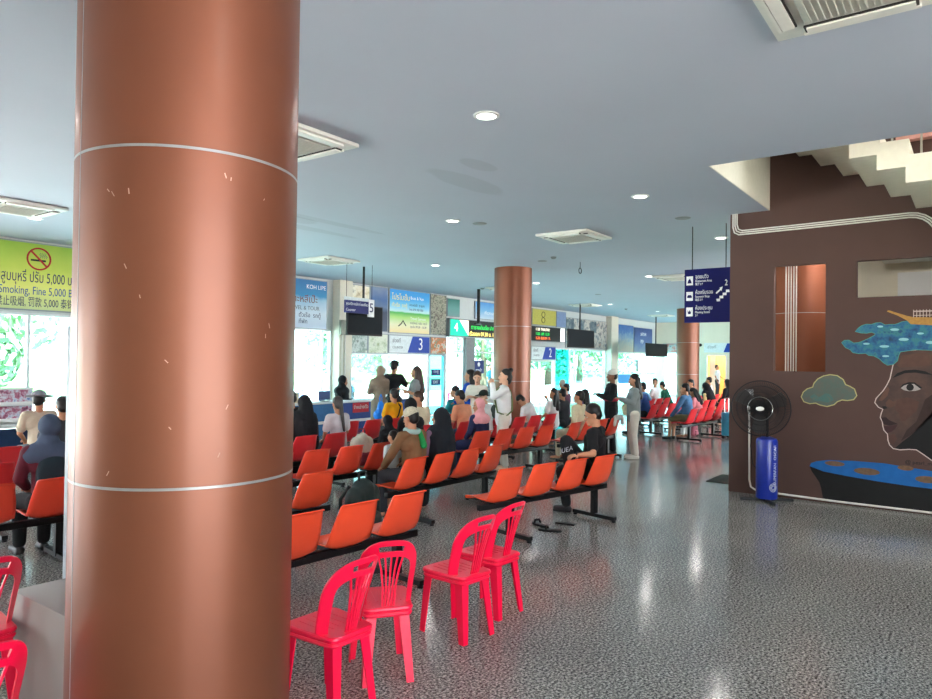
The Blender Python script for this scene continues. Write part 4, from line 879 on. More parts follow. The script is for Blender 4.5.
ff = MB(); ff.ring_tube([(-0.55, b['_d'], 0.22), (-0.42, b['_d'], 0.30), (-0.34, b['_d'], 0.40), (-0.28, b['_d'], 0.32), (-0.2, b['_d'], 0.24)], 0.018, 6); ff.build('runner_drawing', BLACK_INK, b)
def number_sign(n, x0, x1, z0, z1, label):
    b = board('counter_number_sign', label, 'sign', x0, x1, z0, z1, mat('sign_pale', (214, 222, 224), 0.5), group='counter number signs')
    w, h, dd = b['_w'], b['_h'], b['_d']
    MB().prism([(-w*0.06, 0.03), (w/2-0.03, 0.03), (w/2-0.03, h-0.03), (w*0.06, h-0.03)], -dd-0.004, -dd, XZ).build('blue_field', mat('sign_blue', (22, 62, 160), 0.5), b)
    text_mesh('numeral', n, h*0.95, WHITE_INK, b, w*0.26, h*0.5, dd-0.006, sx=0.9)
    text_mesh('lettering', 'ช่องที่', h*0.30, GREY_INK, b, -w*0.42, h*0.68, dd, 'LEFT'); text_mesh('lettering', 'COUNTER', h*0.18, GREY_INK, b, -w*0.42, h*0.32, dd, 'LEFT')
    return b
number_sign('3', 15.46, 17.40, 2.0, 2.57, 'blue and white sign with the number 3 on the facade')
number_sign('2', 23.74, 25.72, 1.86, 2.42, 'blue and white sign with the number 2 right of the mid copper column')
b = board('leaf_mural_strip', 'narrow dark leaf and pebble picture between the ticket poster and the LED board', 'poster', 17.42, 18.26, 2.62, 3.97, patchy('leaf_print', [(40, 48, 40), (110, 116, 100), (170, 168, 150), (70, 64, 58), (150, 140, 130)], 9))
b = board('photo_poster', 'small orange and green fish picture right of the number 3 sign', 'poster', 17.44, 18.26, 2.0, 2.57, patchy('fish_print', [(70, 90, 60), (200, 206, 190), (214, 110, 50), (120, 130, 100), (226, 226, 210)], 5))
b = board('teal_poster', 'small teal poster above the left end of the LED board', 'poster', 18.3, 19.0, 3.28, 3.90, stripes('teal_print', [(0, (110, 150, 150)), (0.5, (90, 150, 146)), (1, (20, 110, 100))], 2, 0, 0.6, noise=0.2))
b = board('travel_poster', 'blue and white poster above the LED board by the mid copper column', 'poster', 19.9, 22.2, 3.28, 3.92, stripes('lake_print', [(0, (196, 214, 226)), (0.5, (120, 180, 220)), (1, (60, 140, 210))], 2, 0, 0.64, noise=0.3)); lines(b, [('เที่ยวทะเลสตูล', 0.24)], WHITE_INK, -0.6, 0.16)
M_LEDBOX = mat('led_case', (30, 34, 36), 0.5)
def emit(n, c, e): return mat(n, c, 0.5, var=0.0, emit=e)
b = board('led_board', 'long black LED departure board with a green number 4 panel at its left end', 'display', 18.25, 26.25, 2.60, 3.22, M_LEDBOX, y=YF-0.06, d=0.14, face='screen')
w, h, dd = b['_w'], b['_h'], b['_d']
pn = MB().prism([(-w/2+0.03, 0.04), (-w/2+1.05, 0.04), (-w/2+1.05, h-0.04), (-w/2+0.03, h-0.04)], -dd-0.003, -dd, XZ).build('number_panel', emit('led_teal', (10, 180, 140), 0.45), b)
MB().prism([(-w/2+0.52, h-0.04), (-w/2+1.05, h-0.04), (-w/2+1.05, 0.06)], -dd+0.0, -dd+0.005, XZ).build('cream_corner', emit('led_cream', (255, 236, 200), 0.45), b)
text_mesh('numeral', '4', 0.42, emit('led_white', (240, 255, 250), 0.6), b, -w/2+0.34, h/2, dd-0.006)
G_ = emit('led_green', (30, 200, 80), 0.7); Y_ = emit('led_yellow', (255, 226, 120), 0.8); O_ = emit('led_orange', (255, 120, 60), 0.7)
lines(b, [('ตารางเดินเรือ ปากบารา', 0.36)], G_, -w/2+1.2, 0.20); lines(b, [('เรือออก 09.30 น. 11.30 น.', 0.13)], Y_, -w/2+1.1, 0.20)
lines(b, [('11.30  TARUTAO', 0.48)], emit('led_warm', (255, 240, 210), 0.7), w/2-2.45, 0.15); lines(b, [('13.30  LIPE  13.30', 0.30)], G_, w/2-2.45, 0.15); lines(b, [('15.30  BULON  15.', 0.13)], O_, w/2-2.45, 0.15)
MB().box((w/2-0.24, dd, h/2), (0.36, 0.012, h-0.06)).build('white_panel', emit('led_panel_white', (235, 235, 235), 0.4), b); text_mesh('numeral', '3', 0.3, RED_INK, b, w/2-0.24, h*0.36, dd-0.009)
b = board('yellow_notice', 'yellow green no smoking notice right of the mid copper column', 'poster', 23.78, 25.72, 3.26, 3.93, mat('notice_yellow', (176, 172, 84), 0.6, var=0.08))
for zz in (0.22, 0.45): MB().ring_tube([(-0.1+0.13*math.cos(a), b['_d'], zz+0.11*math.sin(a)) for a in [k*2*PI/24 for k in range(24)]], 0.012, 6, closed=True).build('ring_symbol', BLACK_INK, b)
b = board('blue_panel', 'plain grey blue panel right of the yellow green notice', 'poster', 25.76, 26.6, 3.25, 3.93, mat('panel_greyblue', (120, 140, 176), 0.6))
b = board('photo_collage', 'collage of town photos behind the mid hanging screen', 'poster', 26.62, 30.68, 2.40, 3.72, patchy('collage_print', [(70, 84, 96), (150, 160, 164), (196, 190, 180), (96, 110, 120), (176, 150, 140)], 2.5))
for k, (xx, wv) in enumerate(((-1.7, 0.7), (-0.6, 0.5), (0.55, 0.6))): MB().box((xx, b['_d'], 1.0), (wv, 0.01, 0.52)).build('photo', patchy('collage_photo_%d' % k, [(40, 60, 80), (90, 110, 120), (140, 150, 150)], 4), b)
b = board('town_poster', 'seaside town poster with blue sky, left one near the far screen', 'poster', 31.56, 33.85, 2.32, 3.68, stripes('town_print', [(0, (176, 164, 150)), (0.35, (150, 160, 160)), (0.55, (110, 140, 170)), (0.75, (60, 104, 160)), (1, (40, 84, 150))], 2, 0, 1.36, noise=0.6, nscale=5))
b = board('town_poster', 'deep blue poster with pale lettering, right one near the far screen', 'poster', 33.9, 36.4, 2.32, 3.62, stripes('night_print', [(0, (110, 130, 150)), (0.4, (70, 96, 150)), (1, (34, 60, 120))], 2, 0, 1.3, noise=0.6, nscale=4)); lines(b, [('SATUN', 0.95), ('สตูล', 0.6)], WHITE_INK, -0.4, 0.24)
# door stickers and notices on the glass
def sticker(x, z, w, h, label, rows, m, y=YF+0.044):
    t = thing('glass_notice', label, 'notice', (x, y, z), 0, 'notices on the glass')
    MB().box((0, -0.002, 0), (w, 0.004, h)).build('sheet', m, t)
    for s, zz, sz in rows: text_mesh('lettering', s, sz, WHITE_INK, t, 0, zz, -0.006)
    return t
NV = mat('notice_navy', (26, 48, 110), 0.5)
sticker(17.86, 1.40, 0.5, 0.22, 'navy notice on the narrow glass panel, upper one', [('ประตู', 0.03, 0.13)], NV); sticker(17.86, 1.08, 0.5, 0.20, 'navy notice on the narrow glass panel, lower one', [('EXIT', 0, 0.13)], NV)
sticker(20.3, 1.58, 0.62, 0.46, 'navy notice with white symbol on the entrance glass', [('ทางเข้า', -0.12, 0.14), ('◉', 0.08, 0.2)], NV)
sticker(34.6, 1.62, 0.3, 0.62, 'grey notice on the far window frame', [], mat('notice_grey', (120, 130, 130), 0.6))
sticker(33.0, 0.95, 1.5, 0.45, 'blue band notice on the far window', [], mat('notice_blue', (60, 150, 220), 0.6))
jb = thing('junction_box', 'grey metal junction box on the pilaster right of the blue and white poster', 'junction box', (13.38, 14.12, 2.50)); MB().box((0, -0.05, 0.18), (0.32, 0.10, 0.40)).bevel(0.008).build('box', mat('grey_metal', (126, 126, 116), 0.5, 0.2), jb); MB().cyl((-0.05, -0.03, -1.9), (-0.05, -0.03, -0.02), 0.02, n=8).build('cable_pipe', M_PIPE, jb); MB().cyl((0.05, -0.03, -1.9), (0.05, -0.03, -0.02), 0.02, n=8).build('cable_pipe', M_PIPE, jb)
# far wall boards
def far_board(name, label, cat, y0, y1, z0, z1, m):
    t = thing(name, label, cat, (37, (y0+y1)/2, z0), -PI/2); w, h = y1-y0, z1-z0
    MB().box((0, -0.03, h/2), (w, 0.06, h)).build('panel', m, t); return t
fb = far_board('wall_sign', 'white and blue sign above the warm lit far doorway', 'sign', 9.9, 11.72, 2.36, 2.86, mat('sign_pale')); MB().prism([(0.1, 0.02), (0.88, 0.02), (0.88, 0.48), (0.28, 0.48)], 0.061, 0.066, XZ).build('blue_field', mat('sign_blue'), fb); text_mesh('lettering', 'ช่องที่', 0.2, GREY_INK, fb, -0.5, 0.28, -0.065)
fb = far_board('photo_strip', 'colourful picture strip on the far wall under the far screen', 'poster', 13.1, 13.95, 2.34, 2.84, patchy('strip_print', [(60, 110, 120), (170, 190, 190), (190, 120, 110), (90, 130, 150)], 4))
sc_ = thing('security_camera', 'small security camera on the cream far wall', 'camera', (36.95, 11.7, 2.72)); MB().box((-0.35, 0.1, 0.05), (0.5, 0.1, 0.1), 0.3).build('body', M_WHITE, sc_); MB().ball((-0.6, 0.02, 0.02), 0.09).build('lens', M_BLACK, sc_); MB().cyl((0.04, 0.2, 0.1), (-0.2, 0.15, 0.06), 0.025, n=8).build('bracket', M_WHITE, sc_)

# ------------------------------------------------------------------ hanging screens and signs
def hung_screen(label, x, y, w, h, zc, rz=0.0):
    t = thing('hanging_screen', label, 'screen', (x, y, zc), rz, 'ceiling hung screens')
    MB().box((0, 0.03, 0), (w, 0.06, h)).bevel(0.008).build('case', M_BLACK, t)
    MB().box((0, -0.003, 0.01), (w-0.05, 0.006, h-0.07)).build('panel', mat('screen_black', (4, 16, 26), 0.5, spec=0.15), t)
    MB().cyl((0, 0.08, 0.0), (0, 0.08, CEIL-zc), 0.028, n=10).build('pole', M_BLACK, t); MB().box((0, 0.075, 0), (0.3, 0.03, 0.3)).build('bracket', M_BLACK, t)
hung_screen('black hanging screen behind the number 5 sign', 11.65, 11.55, 1.15, 0.70, 2.72)
hung_screen('black hanging screen right of the number 2 sign', 23.5, 12.0, 2.1, 0.68, 2.67)
hung_screen('black hanging screen by the far corner', 31.1, 12.0, 2.6, 0.60, 2.38)
t = thing('hanging_sign', 'dark blue hanging counter sign with the number 5', 'sign', (11.17, 11.25, 2.86), 0)
MB().box((-0.09, 0.02, 0.13), (0.74, 0.04, 0.28)).build('panel', mat('sign_navy', (24, 34, 104), 0.5), t); MB().box((0.36, 0.02, 0.13), (0.18, 0.042, 0.40)).build('number_panel', WHITE_INK, t); MB().box((-0.09, 0.02, 0.31), (0.74, 0.04, 0.07)).build('top_strip', mat('sign_pale'), t)
text_mesh('lettering', 'จุดบริการนักท่องเที่ยว', 0.085, WHITE_INK, t, -0.44, 0.19, -0.002, 'LEFT', sx=0.95); text_mesh('lettering', 'Counter', 0.085, WHITE_INK, t, -0.44, 0.06, -0.002, 'LEFT'); text_mesh('numeral', '5', 0.30, INK, t, 0.36, 0.13, -0.004)
for sx in (-0.4, 0.4): MB().cyl((sx, 0.03, 0.30), (sx, 0.03, CEIL-2.86), 0.006, n=6).build('hanger', M_BLACK, t)
t = thing('hanging_post', 'black ceiling post above the number 4 LED board', 'post', (17.24, 12.3, CEIL)); MB().cyl((0, 0, -1.05), (0, 0, 0), 0.05, n=12).build('tube', M_BLACK, t); MB().box((0, 0, -1.06), (0.3, 0.1, 0.04)).build('bracket', M_BLACK, t)
# dark blue direction sign by the brown wall
t = thing('direction_sign', 'dark blue direction sign with stair symbol and number 2 beside the brown wall', 'sign', (10.9, 3.40, 2.47), -PI/2); t.scale = (0.74, 1, 1)
MB().box((0, 0.03, 0.42), (1.0, 0.06, 0.84)).build('panel', mat('sign_deep_navy', (6, 10, 84), 0.5, var=0.05, spec=0.15), t)
for k, (a, b2, c) in enumerate((('จุดชมวิว', 'Restaurant Area', '餐厅 2 F'), ('ห้องรับรอง', 'Souvenir Shop', '商店 2 F'), ('ห้องประชุม', 'Meeting Room', '2 F'))):
    z = 0.66-0.245*k
    ic = MB().box((-0.39, -0.002, z), (0.14, 0.004, 0.14)).build('pictogram', WHITE_INK, t)
    g = MB()
    if k == 0: g.prism([(-0.435, z-0.04), (-0.345, z-0.04), (-0.36, z+0.0), (-0.385, z+0.035), (-0.42, z+0.005)], 0.0045, 0.006, XZ)
    elif k == 1: g.prism([(-0.44, z-0.025), (-0.34, z-0.025), (-0.34, z+0.0), (-0.36, z+0.02), (-0.42, z+0.02), (-0.44, z+0.0)], 0.0045, 0.006, XZ)
    else: g.prism([(-0.435, z+0.035), (-0.415, z-0.035), (-0.365, z-0.035), (-0.345, z+0.035), (-0.37, z-0.005), (-0.39, z+0.03), (-0.41, z-0.005)], 0.0045, 0.006, XZ)
    g.build('pictogram_shape', mat('sign_deep_navy'), ic)
    text_mesh('lettering', a, 0.085, WHITE_INK, t, -0.27, z+0.055, -0.003, 'LEFT'); text_mesh('lettering', b2, 0.052, WHITE_INK, t, -0.27, z-0.01, -0.003, 'LEFT'); text_mesh('lettering', c, 0.045, WHITE_INK, t, -0.27, z-0.06, -0.003, 'LEFT')
st = MB(); sp_ = [(0.17, 0.33)]
for k in range(4): sp_ += [(0.17+0.065*k, 0.36+0.045*k), (0.17+0.065*(k+1), 0.36+0.045*k)]
sp2 = sp_[1:] + [(x+0.0, z-0.04) for x, z in reversed(sp_[1:])]
st.prism([(x, z) for x, z in sp_[1:]] + [(x+0.012, z-0.04) for x, z in reversed(sp_[1:])], 0.001, 0.004, XZ); st.build('stair_symbol', WHITE_INK, t)
ar = MB(); ar.prism([(0.16, 0.455), (0.245, 0.515), (0.235, 0.53), (0.30, 0.545), (0.275, 0.475), (0.262, 0.492), (0.175, 0.435)], 0.001, 0.004, XZ); ar.build('arrow', WHITE_INK, t)
text_mesh('numeral', '2', 0.13, WHITE_INK, t, 0.37, 0.60, -0.003)
for sx in (-0.35, 0.35): MB().cyl((sx, 0.03, 0.84), (sx, 0.03, CEIL-2.47), 0.01, n=8).build('hanger', M_BLACK, t)

# ------------------------------------------------------------------ people
SKINS = {'tan': mat('skin_tan', (186, 130, 100), 0.55, var=0.05), 'light': mat('skin_light', (216, 166, 138), 0.55, var=0.05), 'brown': mat('skin_brown', (140, 92, 68), 0.55, var=0.05)}
HAIR = mat('black_hair', (24, 20, 20), 0.45, var=0.2, scale=60); HAIRB = mat('brown_hair', (62, 42, 32), 0.5, var=0.2, scale=60)
EYEW = mat('eye_white', (176, 166, 156), 0.4); EYED = mat('eye_dark', (20, 14, 12), 0.3); LIP = mat('lip', (150, 78, 72), 0.5)
def cl(name, c, var=0.10, rough=0.85): return mat('cloth_'+name, c, rough, var=var, scale=9, bump=0.06)
ARMS = {  # elbow, wrist in upper-body frame (right side, mirrored for left)
    'lap': ((0.225, 0.05, 0.24), (0.10, 0.27, 0.13)),
    'phone': ((0.215, 0.07, 0.24), (0.055, 0.27, 0.32)),
    'side': ((0.235, -0.03, 0.24), (0.24, 0.06, 0.0)),
    'knee': ((0.24, 0.14, 0.25), (0.16, 0.36, 0.10)),
    'up': ((0.20, 0.20, 0.36), (0.05, 0.20, 0.58)),
    'forward': ((0.20, 0.18, 0.28), (0.12, 0.42, 0.34)),
    'fold': ((0.215, 0.08, 0.24), (-0.06, 0.19, 0.27)),
}
def hand(mb, wrist, d, nrm, side, rf, s=1.0):
    """palm, four unequal curled fingers and a thumb leaving the side of the palm"""
    d = d.normalized(); nrm = (nrm - d*nrm.dot(d)).normalized(); ax = d.cross(nrm).normalized()*side
    pc = wrist + d*0.045*s
    mb.ball(pc, (0.040*s, 0.046*s, 0.017*s), Matrix((ax, d, nrm)).transposed(), 2)
    for k, (o, L) in enumerate(((0.030, 0.066), (0.010, 0.076), (-0.010, 0.070), (-0.029, 0.054))):
        a = wrist + d*0.075*s + ax*o*s; b = a + (d*0.85+nrm*0.35).normalized()*L*0.55*s; c = b + (d*0.45+nrm*0.9).normalized()*L*0.5*s
        mb.cap(a, b, rf*1.05, rf, 1); mb.cap(b, c, rf, rf*0.85, 1)
    a = wrist + d*0.022*s + ax*0.03*s; b = a + (d*0.7+ax*0.75+nrm*0.2).normalized()*0.036*s; c = b + (d*0.95+nrm*0.35).normalized()*0.03*s
    mb.cap(a, b, rf*1.3, rf*1.1, 1); mb.cap(b, c, rf*1.1, rf*0.9, 1)
def person(label, x, y, rz, sit=True, s=0.93, lean=0, yaw=0, pitch=0, top=None, sleeve='short', bottom=None, legs='long', skin='tan', hair='short', hairm=None, scarf=None,
           arms=('lap', 'lap'), vox=0.012, face=True, shoes=None, extra=None, group='people in the waiting hall', custom=None, z=0.0, side_lean=0, hiph=None):
    P = thing('person', label, 'person', (x, y, z), rz, group)
    sk = SKINS[skin]; V = Vector
    hz = hiph if hiph else (0.535 if sit else 0.90*s)
    Ru = Matrix.Rotation(R(-lean), 3, 'X') @ Matrix.Rotation(R(side_lean), 3, 'Y')
    hip = V((0, 0, hz))
    def U(p): return hip + Ru @ (V(p)*s)
    nb = U((0, -0.01, 0.54))
    Rh = Ru @ Matrix.Rotation(R(yaw), 3, 'Z') @ Matrix.Rotation(R(-pitch), 3, 'X')
    def Hd(p): return nb + Rh @ (V((p[0], p[1], p[2]-0.54))*s)
    # leg joints
    if sit:
        kn = [V((sx*0.105, 0.40*s+0.02, 0.50)) for sx in (1, -1)]; an = [V((sx*0.10, 0.42*s+0.02, 0.085)) for sx in (1, -1)]; toe = [V((sx*0.115, 0.42*s+0.17, 0.03)) for sx in (1, -1)]
    else:
        kn = [V((sx*0.095*s, 0.02, 0.49*s)) for sx in (1, -1)]; an = [V((sx*0.09*s, -0.03, 0.085)) for sx in (1, -1)]; toe = [V((sx*0.105*s, 0.13, 0.03)) for sx in (1, -1)]
    hp = [V((sx*0.09*s, 0, hz)) for sx in (1, -1)]
    if custom and 'kn' in custom: kn = [V(p) for p in custom['kn']]; an = [V(p) for p in custom['an']]; toe = [V(p) for p in custom['toe']]
    sh = [U((sx*0.17, -0.005, 0.485)) for sx in (1, -1)]
    el, wr = [], []
    for i, sx in enumerate((1, -1)):
        a = arms[i]
        e, w = ARMS[a] if isinstance(a, str) else a
        el.append(U((sx*e[0], e[1], e[2]))); wr.append(U((sx*w[0], w[1], w[2])))
    if custom and 'el' in custom:
        for i in (0, 1):
            if custom['el'][i]: el[i] = V(custom['el'][i]); wr[i] = V(custom['wr'][i])
    rf = max(0.0082*s, vox*0.98)
    # --- body
    b = MB()
    b.ball(Hd((0, -0.012, 0.725)), (0.076*s, 0.095*s, 0.098*s), Rh, 3); b.ball(Hd((0, 0.022, 0.655)), (0.056*s, 0.066*s, 0.066*s), Rh, 2)
    b.cap(Hd((0, 0.083, 0.705)), Hd((0, 0.104, 0.672)), 0.012*s, 0.016*s); b.ball(Hd((0, 0.075, 0.603)), 0.024*s); b.ball(Hd((0, 0.082, 0.635)), (0.026*s, 0.012*s, 0.016*s), Rh)
    for sx in (1, -1): b.ball(Hd((sx*0.078, -0.01, 0.69)), (0.012*s, 0.022*s, 0.033*s), Rh)
    b.cap(U((0, -0.02, 0.46)), Hd((0, -0.015, 0.64)), 0.056*s, 0.052*s)
    b.cap(U((0, 0, 0.02)), U((0, 0, 0.2)), 0.125*s, 0.12*s); b.cap(U((0.06, 0, 0.38)), U((-0.06, 0, 0.38)), 0.11*s); b.cap(U((0, 0, 0.2)), U((0, 0, 0.38)), 0.12*s, 0.115*s)
    b.cap(sh[0], sh[1], 0.052*s)
    for i in (0, 1):
        b.cap(sh[i], el[i], 0.048*s, 0.038*s); b.cap(el[i], wr[i], 0.037*s, 0.025*s)
        d = wr[i]-el[i]; n = V((0, 0, -1)) if abs(d.normalized().z) < 0.85 else V((0, 1, 0))
        if custom and custom.get('hn', (None, None))[i]: n = V(custom['hn'][i])
        hand(b, wr[i], d, n, 1 if i == 1 else -1, rf, s)
        b.cap(hp[i], kn[i], 0.083*s, 0.056*s); b.cap(kn[i], an[i], 0.054*s, 0.036*s); b.ball(kn[i].lerp(an[i], 0.28)+V((0, -0.02, 0)), (0.05*s, 0.05*s, 0.09*s))
        b.cap(an[i]-V((0, 0.01, 0.035)), toe[i], 0.036*s, 0.026*s)
    remeshed(b, 'body', sk, vox, 4, P)
    if face:
        for sx in (1, -1):
            e = MB().ball(Hd((sx*0.031, 0.0755, 0.702)), (0.0135*s, 0.010*s, 0.0065*s), Rh, 2).build('eye', EYEW, P)
            MB().ball(Hd((sx*0.031, 0.0805, 0.702)), (0.0065*s, 0.006*s, 0.0065*s), Rh, 1).build('iris', EYED, e)
        if hairm is None or True:
            for sx in (1, -1): MB().ring_tube([Hd((sx*0.014, 0.090, 0.722)), Hd((sx*0.032, 0.088, 0.728)), Hd((sx*0.050, 0.076, 0.722))], 0.0042*s, 6).build('eyebrow', HAIR, P)
        MB().ball(Hd((0, 0.092, 0.636)), (0.023*s, 0.007*s, 0.0075*s), Rh, 2).build('mouth', LIP, P)
    # --- top garment
    o = 0.014
    if top:
        t = MB()
        t.cap(U((0, 0, 0.0 if sit else -0.05)), U((0, 0, 0.2)), 0.130*s+o, 0.122*s+o); t.cap(U((0, 0, 0.2)), U((0, 0, 0.38)), 0.122*s+o, 0.115*s+o); t.cap(U((0.065, 0, 0.385)), U((-0.065, 0, 0.385)), 0.110*s+o)
        t.cap(sh[0], sh[1], 0.054*s+o); t.cap(U((0, -0.02, 0.46)), U((0, -0.015, 0.525)), 0.066*s+o*0.3, 0.060*s)
        for i in (0, 1):
            if sleeve == 'short': t.cap(sh[i], sh[i].lerp(el[i], 0.72), 0.052*s+o, 0.052*s+o)
            elif sleeve == 'long': t.cap(sh[i], el[i], 0.050*s+o, 0.044*s+o); t.cap(el[i], el[i].lerp(wr[i], 0.93), 0.044*s+o, 0.034*s+o*0.8)
        if custom and 'hem' in custom: t.cap(U((0, 0, 0.05)), U((0, 0, custom['hem'])), 0.14*s+o, 0.17*s+o)
        remeshed(t, 'shirt' if sleeve != 'long' else 'jacket', top, vox, 4, P)
    if bottom:
        t = MB(); t.cap(hp[0], hp[1], 0.092*s+o); t.cap(hip, U((0, 0, 0.12)), 0.118*s+o, 0.112*s+o)
        for i in (0, 1):
            if legs == 'long': t.cap(hp[i], kn[i], 0.086*s+o, 0.062*s+o); t.cap(kn[i], kn[i].lerp(an[i], 0.94), 0.060*s+o, 0.046*s+o)
            elif legs == 'short': t.cap(hp[i], hp[i].lerp(kn[i], 0.88), 0.088*s+o, 0.074*s+o)
            elif legs == 'skirt': t.cap(hp[i], kn[i], 0.10*s+o, 0.085*s+o); t.cap(kn[i], kn[i].lerp(an[i], 0.95), 0.10*s, 0.09*s); t.cap(kn[0].lerp(kn[1], 0.5), an[0].lerp(an[1], 0.5)+V((0, 0, 0.06)), 0.10*s, 0.09*s)
        remeshed(t, 'skirt' if legs == 'skirt' else ('shorts' if legs == 'short' else 'trousers'), bottom, vox, 4, P)
    hm = hairm or HAIR
    if hair and hair not in ('hijab', 'veil'):
        h = MB(); h.ball(Hd((0, -0.027, 0.752)), (0.085*s, 0.097*s, 0.091*s), Rh, 3); h.ball(Hd((0, -0.055, 0.70)), (0.080*s, 0.068*s, 0.085*s), Rh, 2)
        if hair == 'long':
            h.cap(Hd((0, -0.07, 0.70)), U((0, -0.125, 0.36)), 0.078*s, 0.065*s); h.cap(Hd((0.055, -0.04, 0.70)), U((0.085, -0.09, 0.42)), 0.045*s, 0.04*s); h.cap(Hd((-0.055, -0.04, 0.70)), U((-0.085, -0.09, 0.42)), 0.045*s, 0.04*s)
        elif hair == 'wavy':
            h.cap(Hd((0, -0.06, 0.72)), U((0, -0.13, 0.30)), 0.09*s, 0.10*s); h.cap(Hd((0.065, -0.02, 0.70)), U((0.10, -0.04, 0.36)), 0.045*s, 0.055*s); h.cap(Hd((-0.065, -0.02, 0.70)), U((-0.10, -0.04, 0.36)), 0.045*s, 0.055*s)
        elif hair == 'pony': h.cap(Hd((0, -0.10, 0.73)), Hd((0, -0.13, 0.66)), 0.035*s, 0.032*s); h.cap(Hd((0, -0.13, 0.66)), U((0, -0.165, 0.26)), 0.036*s, 0.022*s)
        elif hair == 'bun': h.ball(Hd((0, -0.105, 0.815)), 0.045*s); h.cap(Hd((0, -0.085, 0.70)), Hd((0, -0.075, 0.60)), 0.055*s, 0.04*s)
        elif hair == 'braid':
            for k in range(6): h.ball(U((0.06, -0.155+0.012*math.sin(k*2), 0.56-0.055*k)), (0.024*s, 0.022*s, 0.034*s))
        remeshed(h, 'hair', hm, max(0.008, vox*0.8), 3, P)
    if hair in ('hijab', 'veil'):
        h = MB(); h.ball(Hd((0, -0.035, 0.728)), (0.100*s, 0.106*s, 0.118*s), Rh, 3); h.cap(Hd((0, -0.02, 0.62)), U((0, -0.005, 0.50)), 0.088*s, 0.13*s); h.ball(U((0, 0.0, 0.455)), (0.235*s, 0.165*s, 0.135*s), Ru, 3)
        h.cap(U((0, 0.06, 0.47)), U((0, 0.07, 0.34)), 0.12*s, 0.115*s)
        if hair == 'veil': h.cap(U((0.05, -0.02, 0.46)), U((0.06, -0.02, 0.10)), 0.17*s, 0.17*s); h.cap(U((-0.05, -0.02, 0.46)), U((-0.06, -0.02, 0.10)), 0.17*s, 0.17*s); h.cap(Hd((0, -0.07, 0.70)), U((0, -0.05, 0.40)), 0.10*s, 0.16*s)
        remeshed(h, 'headscarf', scarf or HAIR, vox, 4, P)
    for i in (0, 1):
        if shoes:
            q = MB(); q.cap(an[i]-V((0, 0.025, 0.045)), toe[i]+V((0, 0.0, 0.005)), 0.044*s, 0.036*s); q.box((an[i]*0.5+toe[i]*0.5)*1.0 - V((0, 0.015, (an[i].z+toe[i].z)/2-0.012)), (0.075*s, 0.235*s, 0.018))
            remeshed(q, 'shoe', shoes, max(0.008, vox*0.8), 3, P)
    if extra: extra(P, U, Hd, Rh, s, vox, el, wr, sh)
    return P
def hat_cap(m, brim=True, big=False, face='front'):
    def f(P, U, Hd, Rh, s, vox, el, wr, sh):
        h = MB(); h.ball(Hd((0, -0.018, 0.765)), (0.094*s, 0.106*s, 0.082*s), Rh, 3); ho = remeshed(h, 'cap', m, 0.009, 3, P)
        if brim: b = MB(); b.ball(Hd((0, 0.125, 0.762)), (0.075*s, 0.075*s, 0.012*s), Rh, 2); remeshed(b, 'brim', m, 0.008, 2, ho)
        if big: b = MB(); b.ball(Hd((0, 0.0, 0.755)), (0.19*s, 0.20*s, 0.016*s), Rh @ Matrix.Rotation(R(-6), 3, 'X'), 3); remeshed(b, 'brim', m, 0.009, 3, ho)
    return f
def strap(m, right=1):
    def f(P, U, Hd, Rh, s, vox, el, wr, sh):
        pts = [U((right*0.10, -0.02, 0.545)), U((right*0.08, -0.13, 0.46)), U((0, -0.152, 0.30)), U((-right*0.12, -0.13, 0.12)), U((-right*0.165, -0.03, 0.04)), U((-right*0.13, 0.12, 0.10)), U((0, 0.15, 0.30)), U((right*0.07, 0.12, 0.46)), U((right*0.10, 0.0, 0.545))]
        MB().ring_tube(pts, 0.015*s, 8).build('bag_strap', m, P)
    return f
def both(*fs):
    def f(*a):
        for q in fs: q(*a)
    return f
def neck_scarf(m, tail):
    def f(P, U, Hd, Rh, s, vox, el, wr, sh):
        n = MB(); n.ring_tube([U((0.085*math.cos(a), -0.015+0.085*math.sin(a), 0.545+0.015*math.sin(a))) for a in [k*PI/8 for k in range(16)]], 0.034*s, 8, closed=True)
        sc = remeshed(n, 'scarf', m, 0.01, 3, P)
        q = MB(); q.cap(U((0.05, -0.10, 0.53)), U((0.06, -0.150, 0.36)), 0.028*s, 0.045*s); remeshed(q, 'scarf_tail', tail, 0.01, 3, sc)
    return f
def phone(P, U, Hd, Rh, s, vox, el, wr, sh):
    p = wr[1].lerp(wr[0], 0.5) + Vector((0, 0.06, 0.06))
    MB().box(p, (0.075, 0.012, 0.15), mtx=Matrix.Rotation(R(-35), 3, 'X')).bevel(0.004).build('phone', M_BLACK, P)
def shoulder_bag(m, right=1):
    def f(P, U, Hd, Rh, s, vox, el, wr, sh):
        b = MB(); b.cap(U((right*0.24, -0.04, 0.12)), U((right*0.24, 0.10, 0.12)), 0.09*s); b.cap(U((right*0.24, -0.03, 0.03)), U((right*0.24, 0.09, 0.03)), 0.08*s)
        o = remeshed(b, 'bag', m, 0.012, 3, P); MB().ring_tube([U((right*0.25, -0.06, 0.18)), U((right*0.20, -0.06, 0.42)), U((right*0.17, 0.0, 0.545)), U((right*0.20, 0.07, 0.42)), U((right*0.25, 0.10, 0.18))], 0.012, 8).build('bag_strap', m, o)
    return f
BK = cl('black', (22, 22, 26)); NAVY = cl('navy', (28, 34, 72)); WHT = cl('white', (226, 226, 226), 0.05); GREY = cl('grey', (128, 130, 130)); BEI = cl('beige', (200, 186, 158)); DGR = cl('dark_grey', (52, 54, 60)); KHA = cl('khaki', (112, 108, 80)); DEN = cl('denim', (70, 110, 150)); OFFW = cl('offwhite', (214, 208, 196), 0.06)
SHOE_D = mat('dark_shoe', (36, 34, 36), 0.5); SHOE_W = mat('white_shoe', (216, 208, 200), 0.5)
SY = 0.30
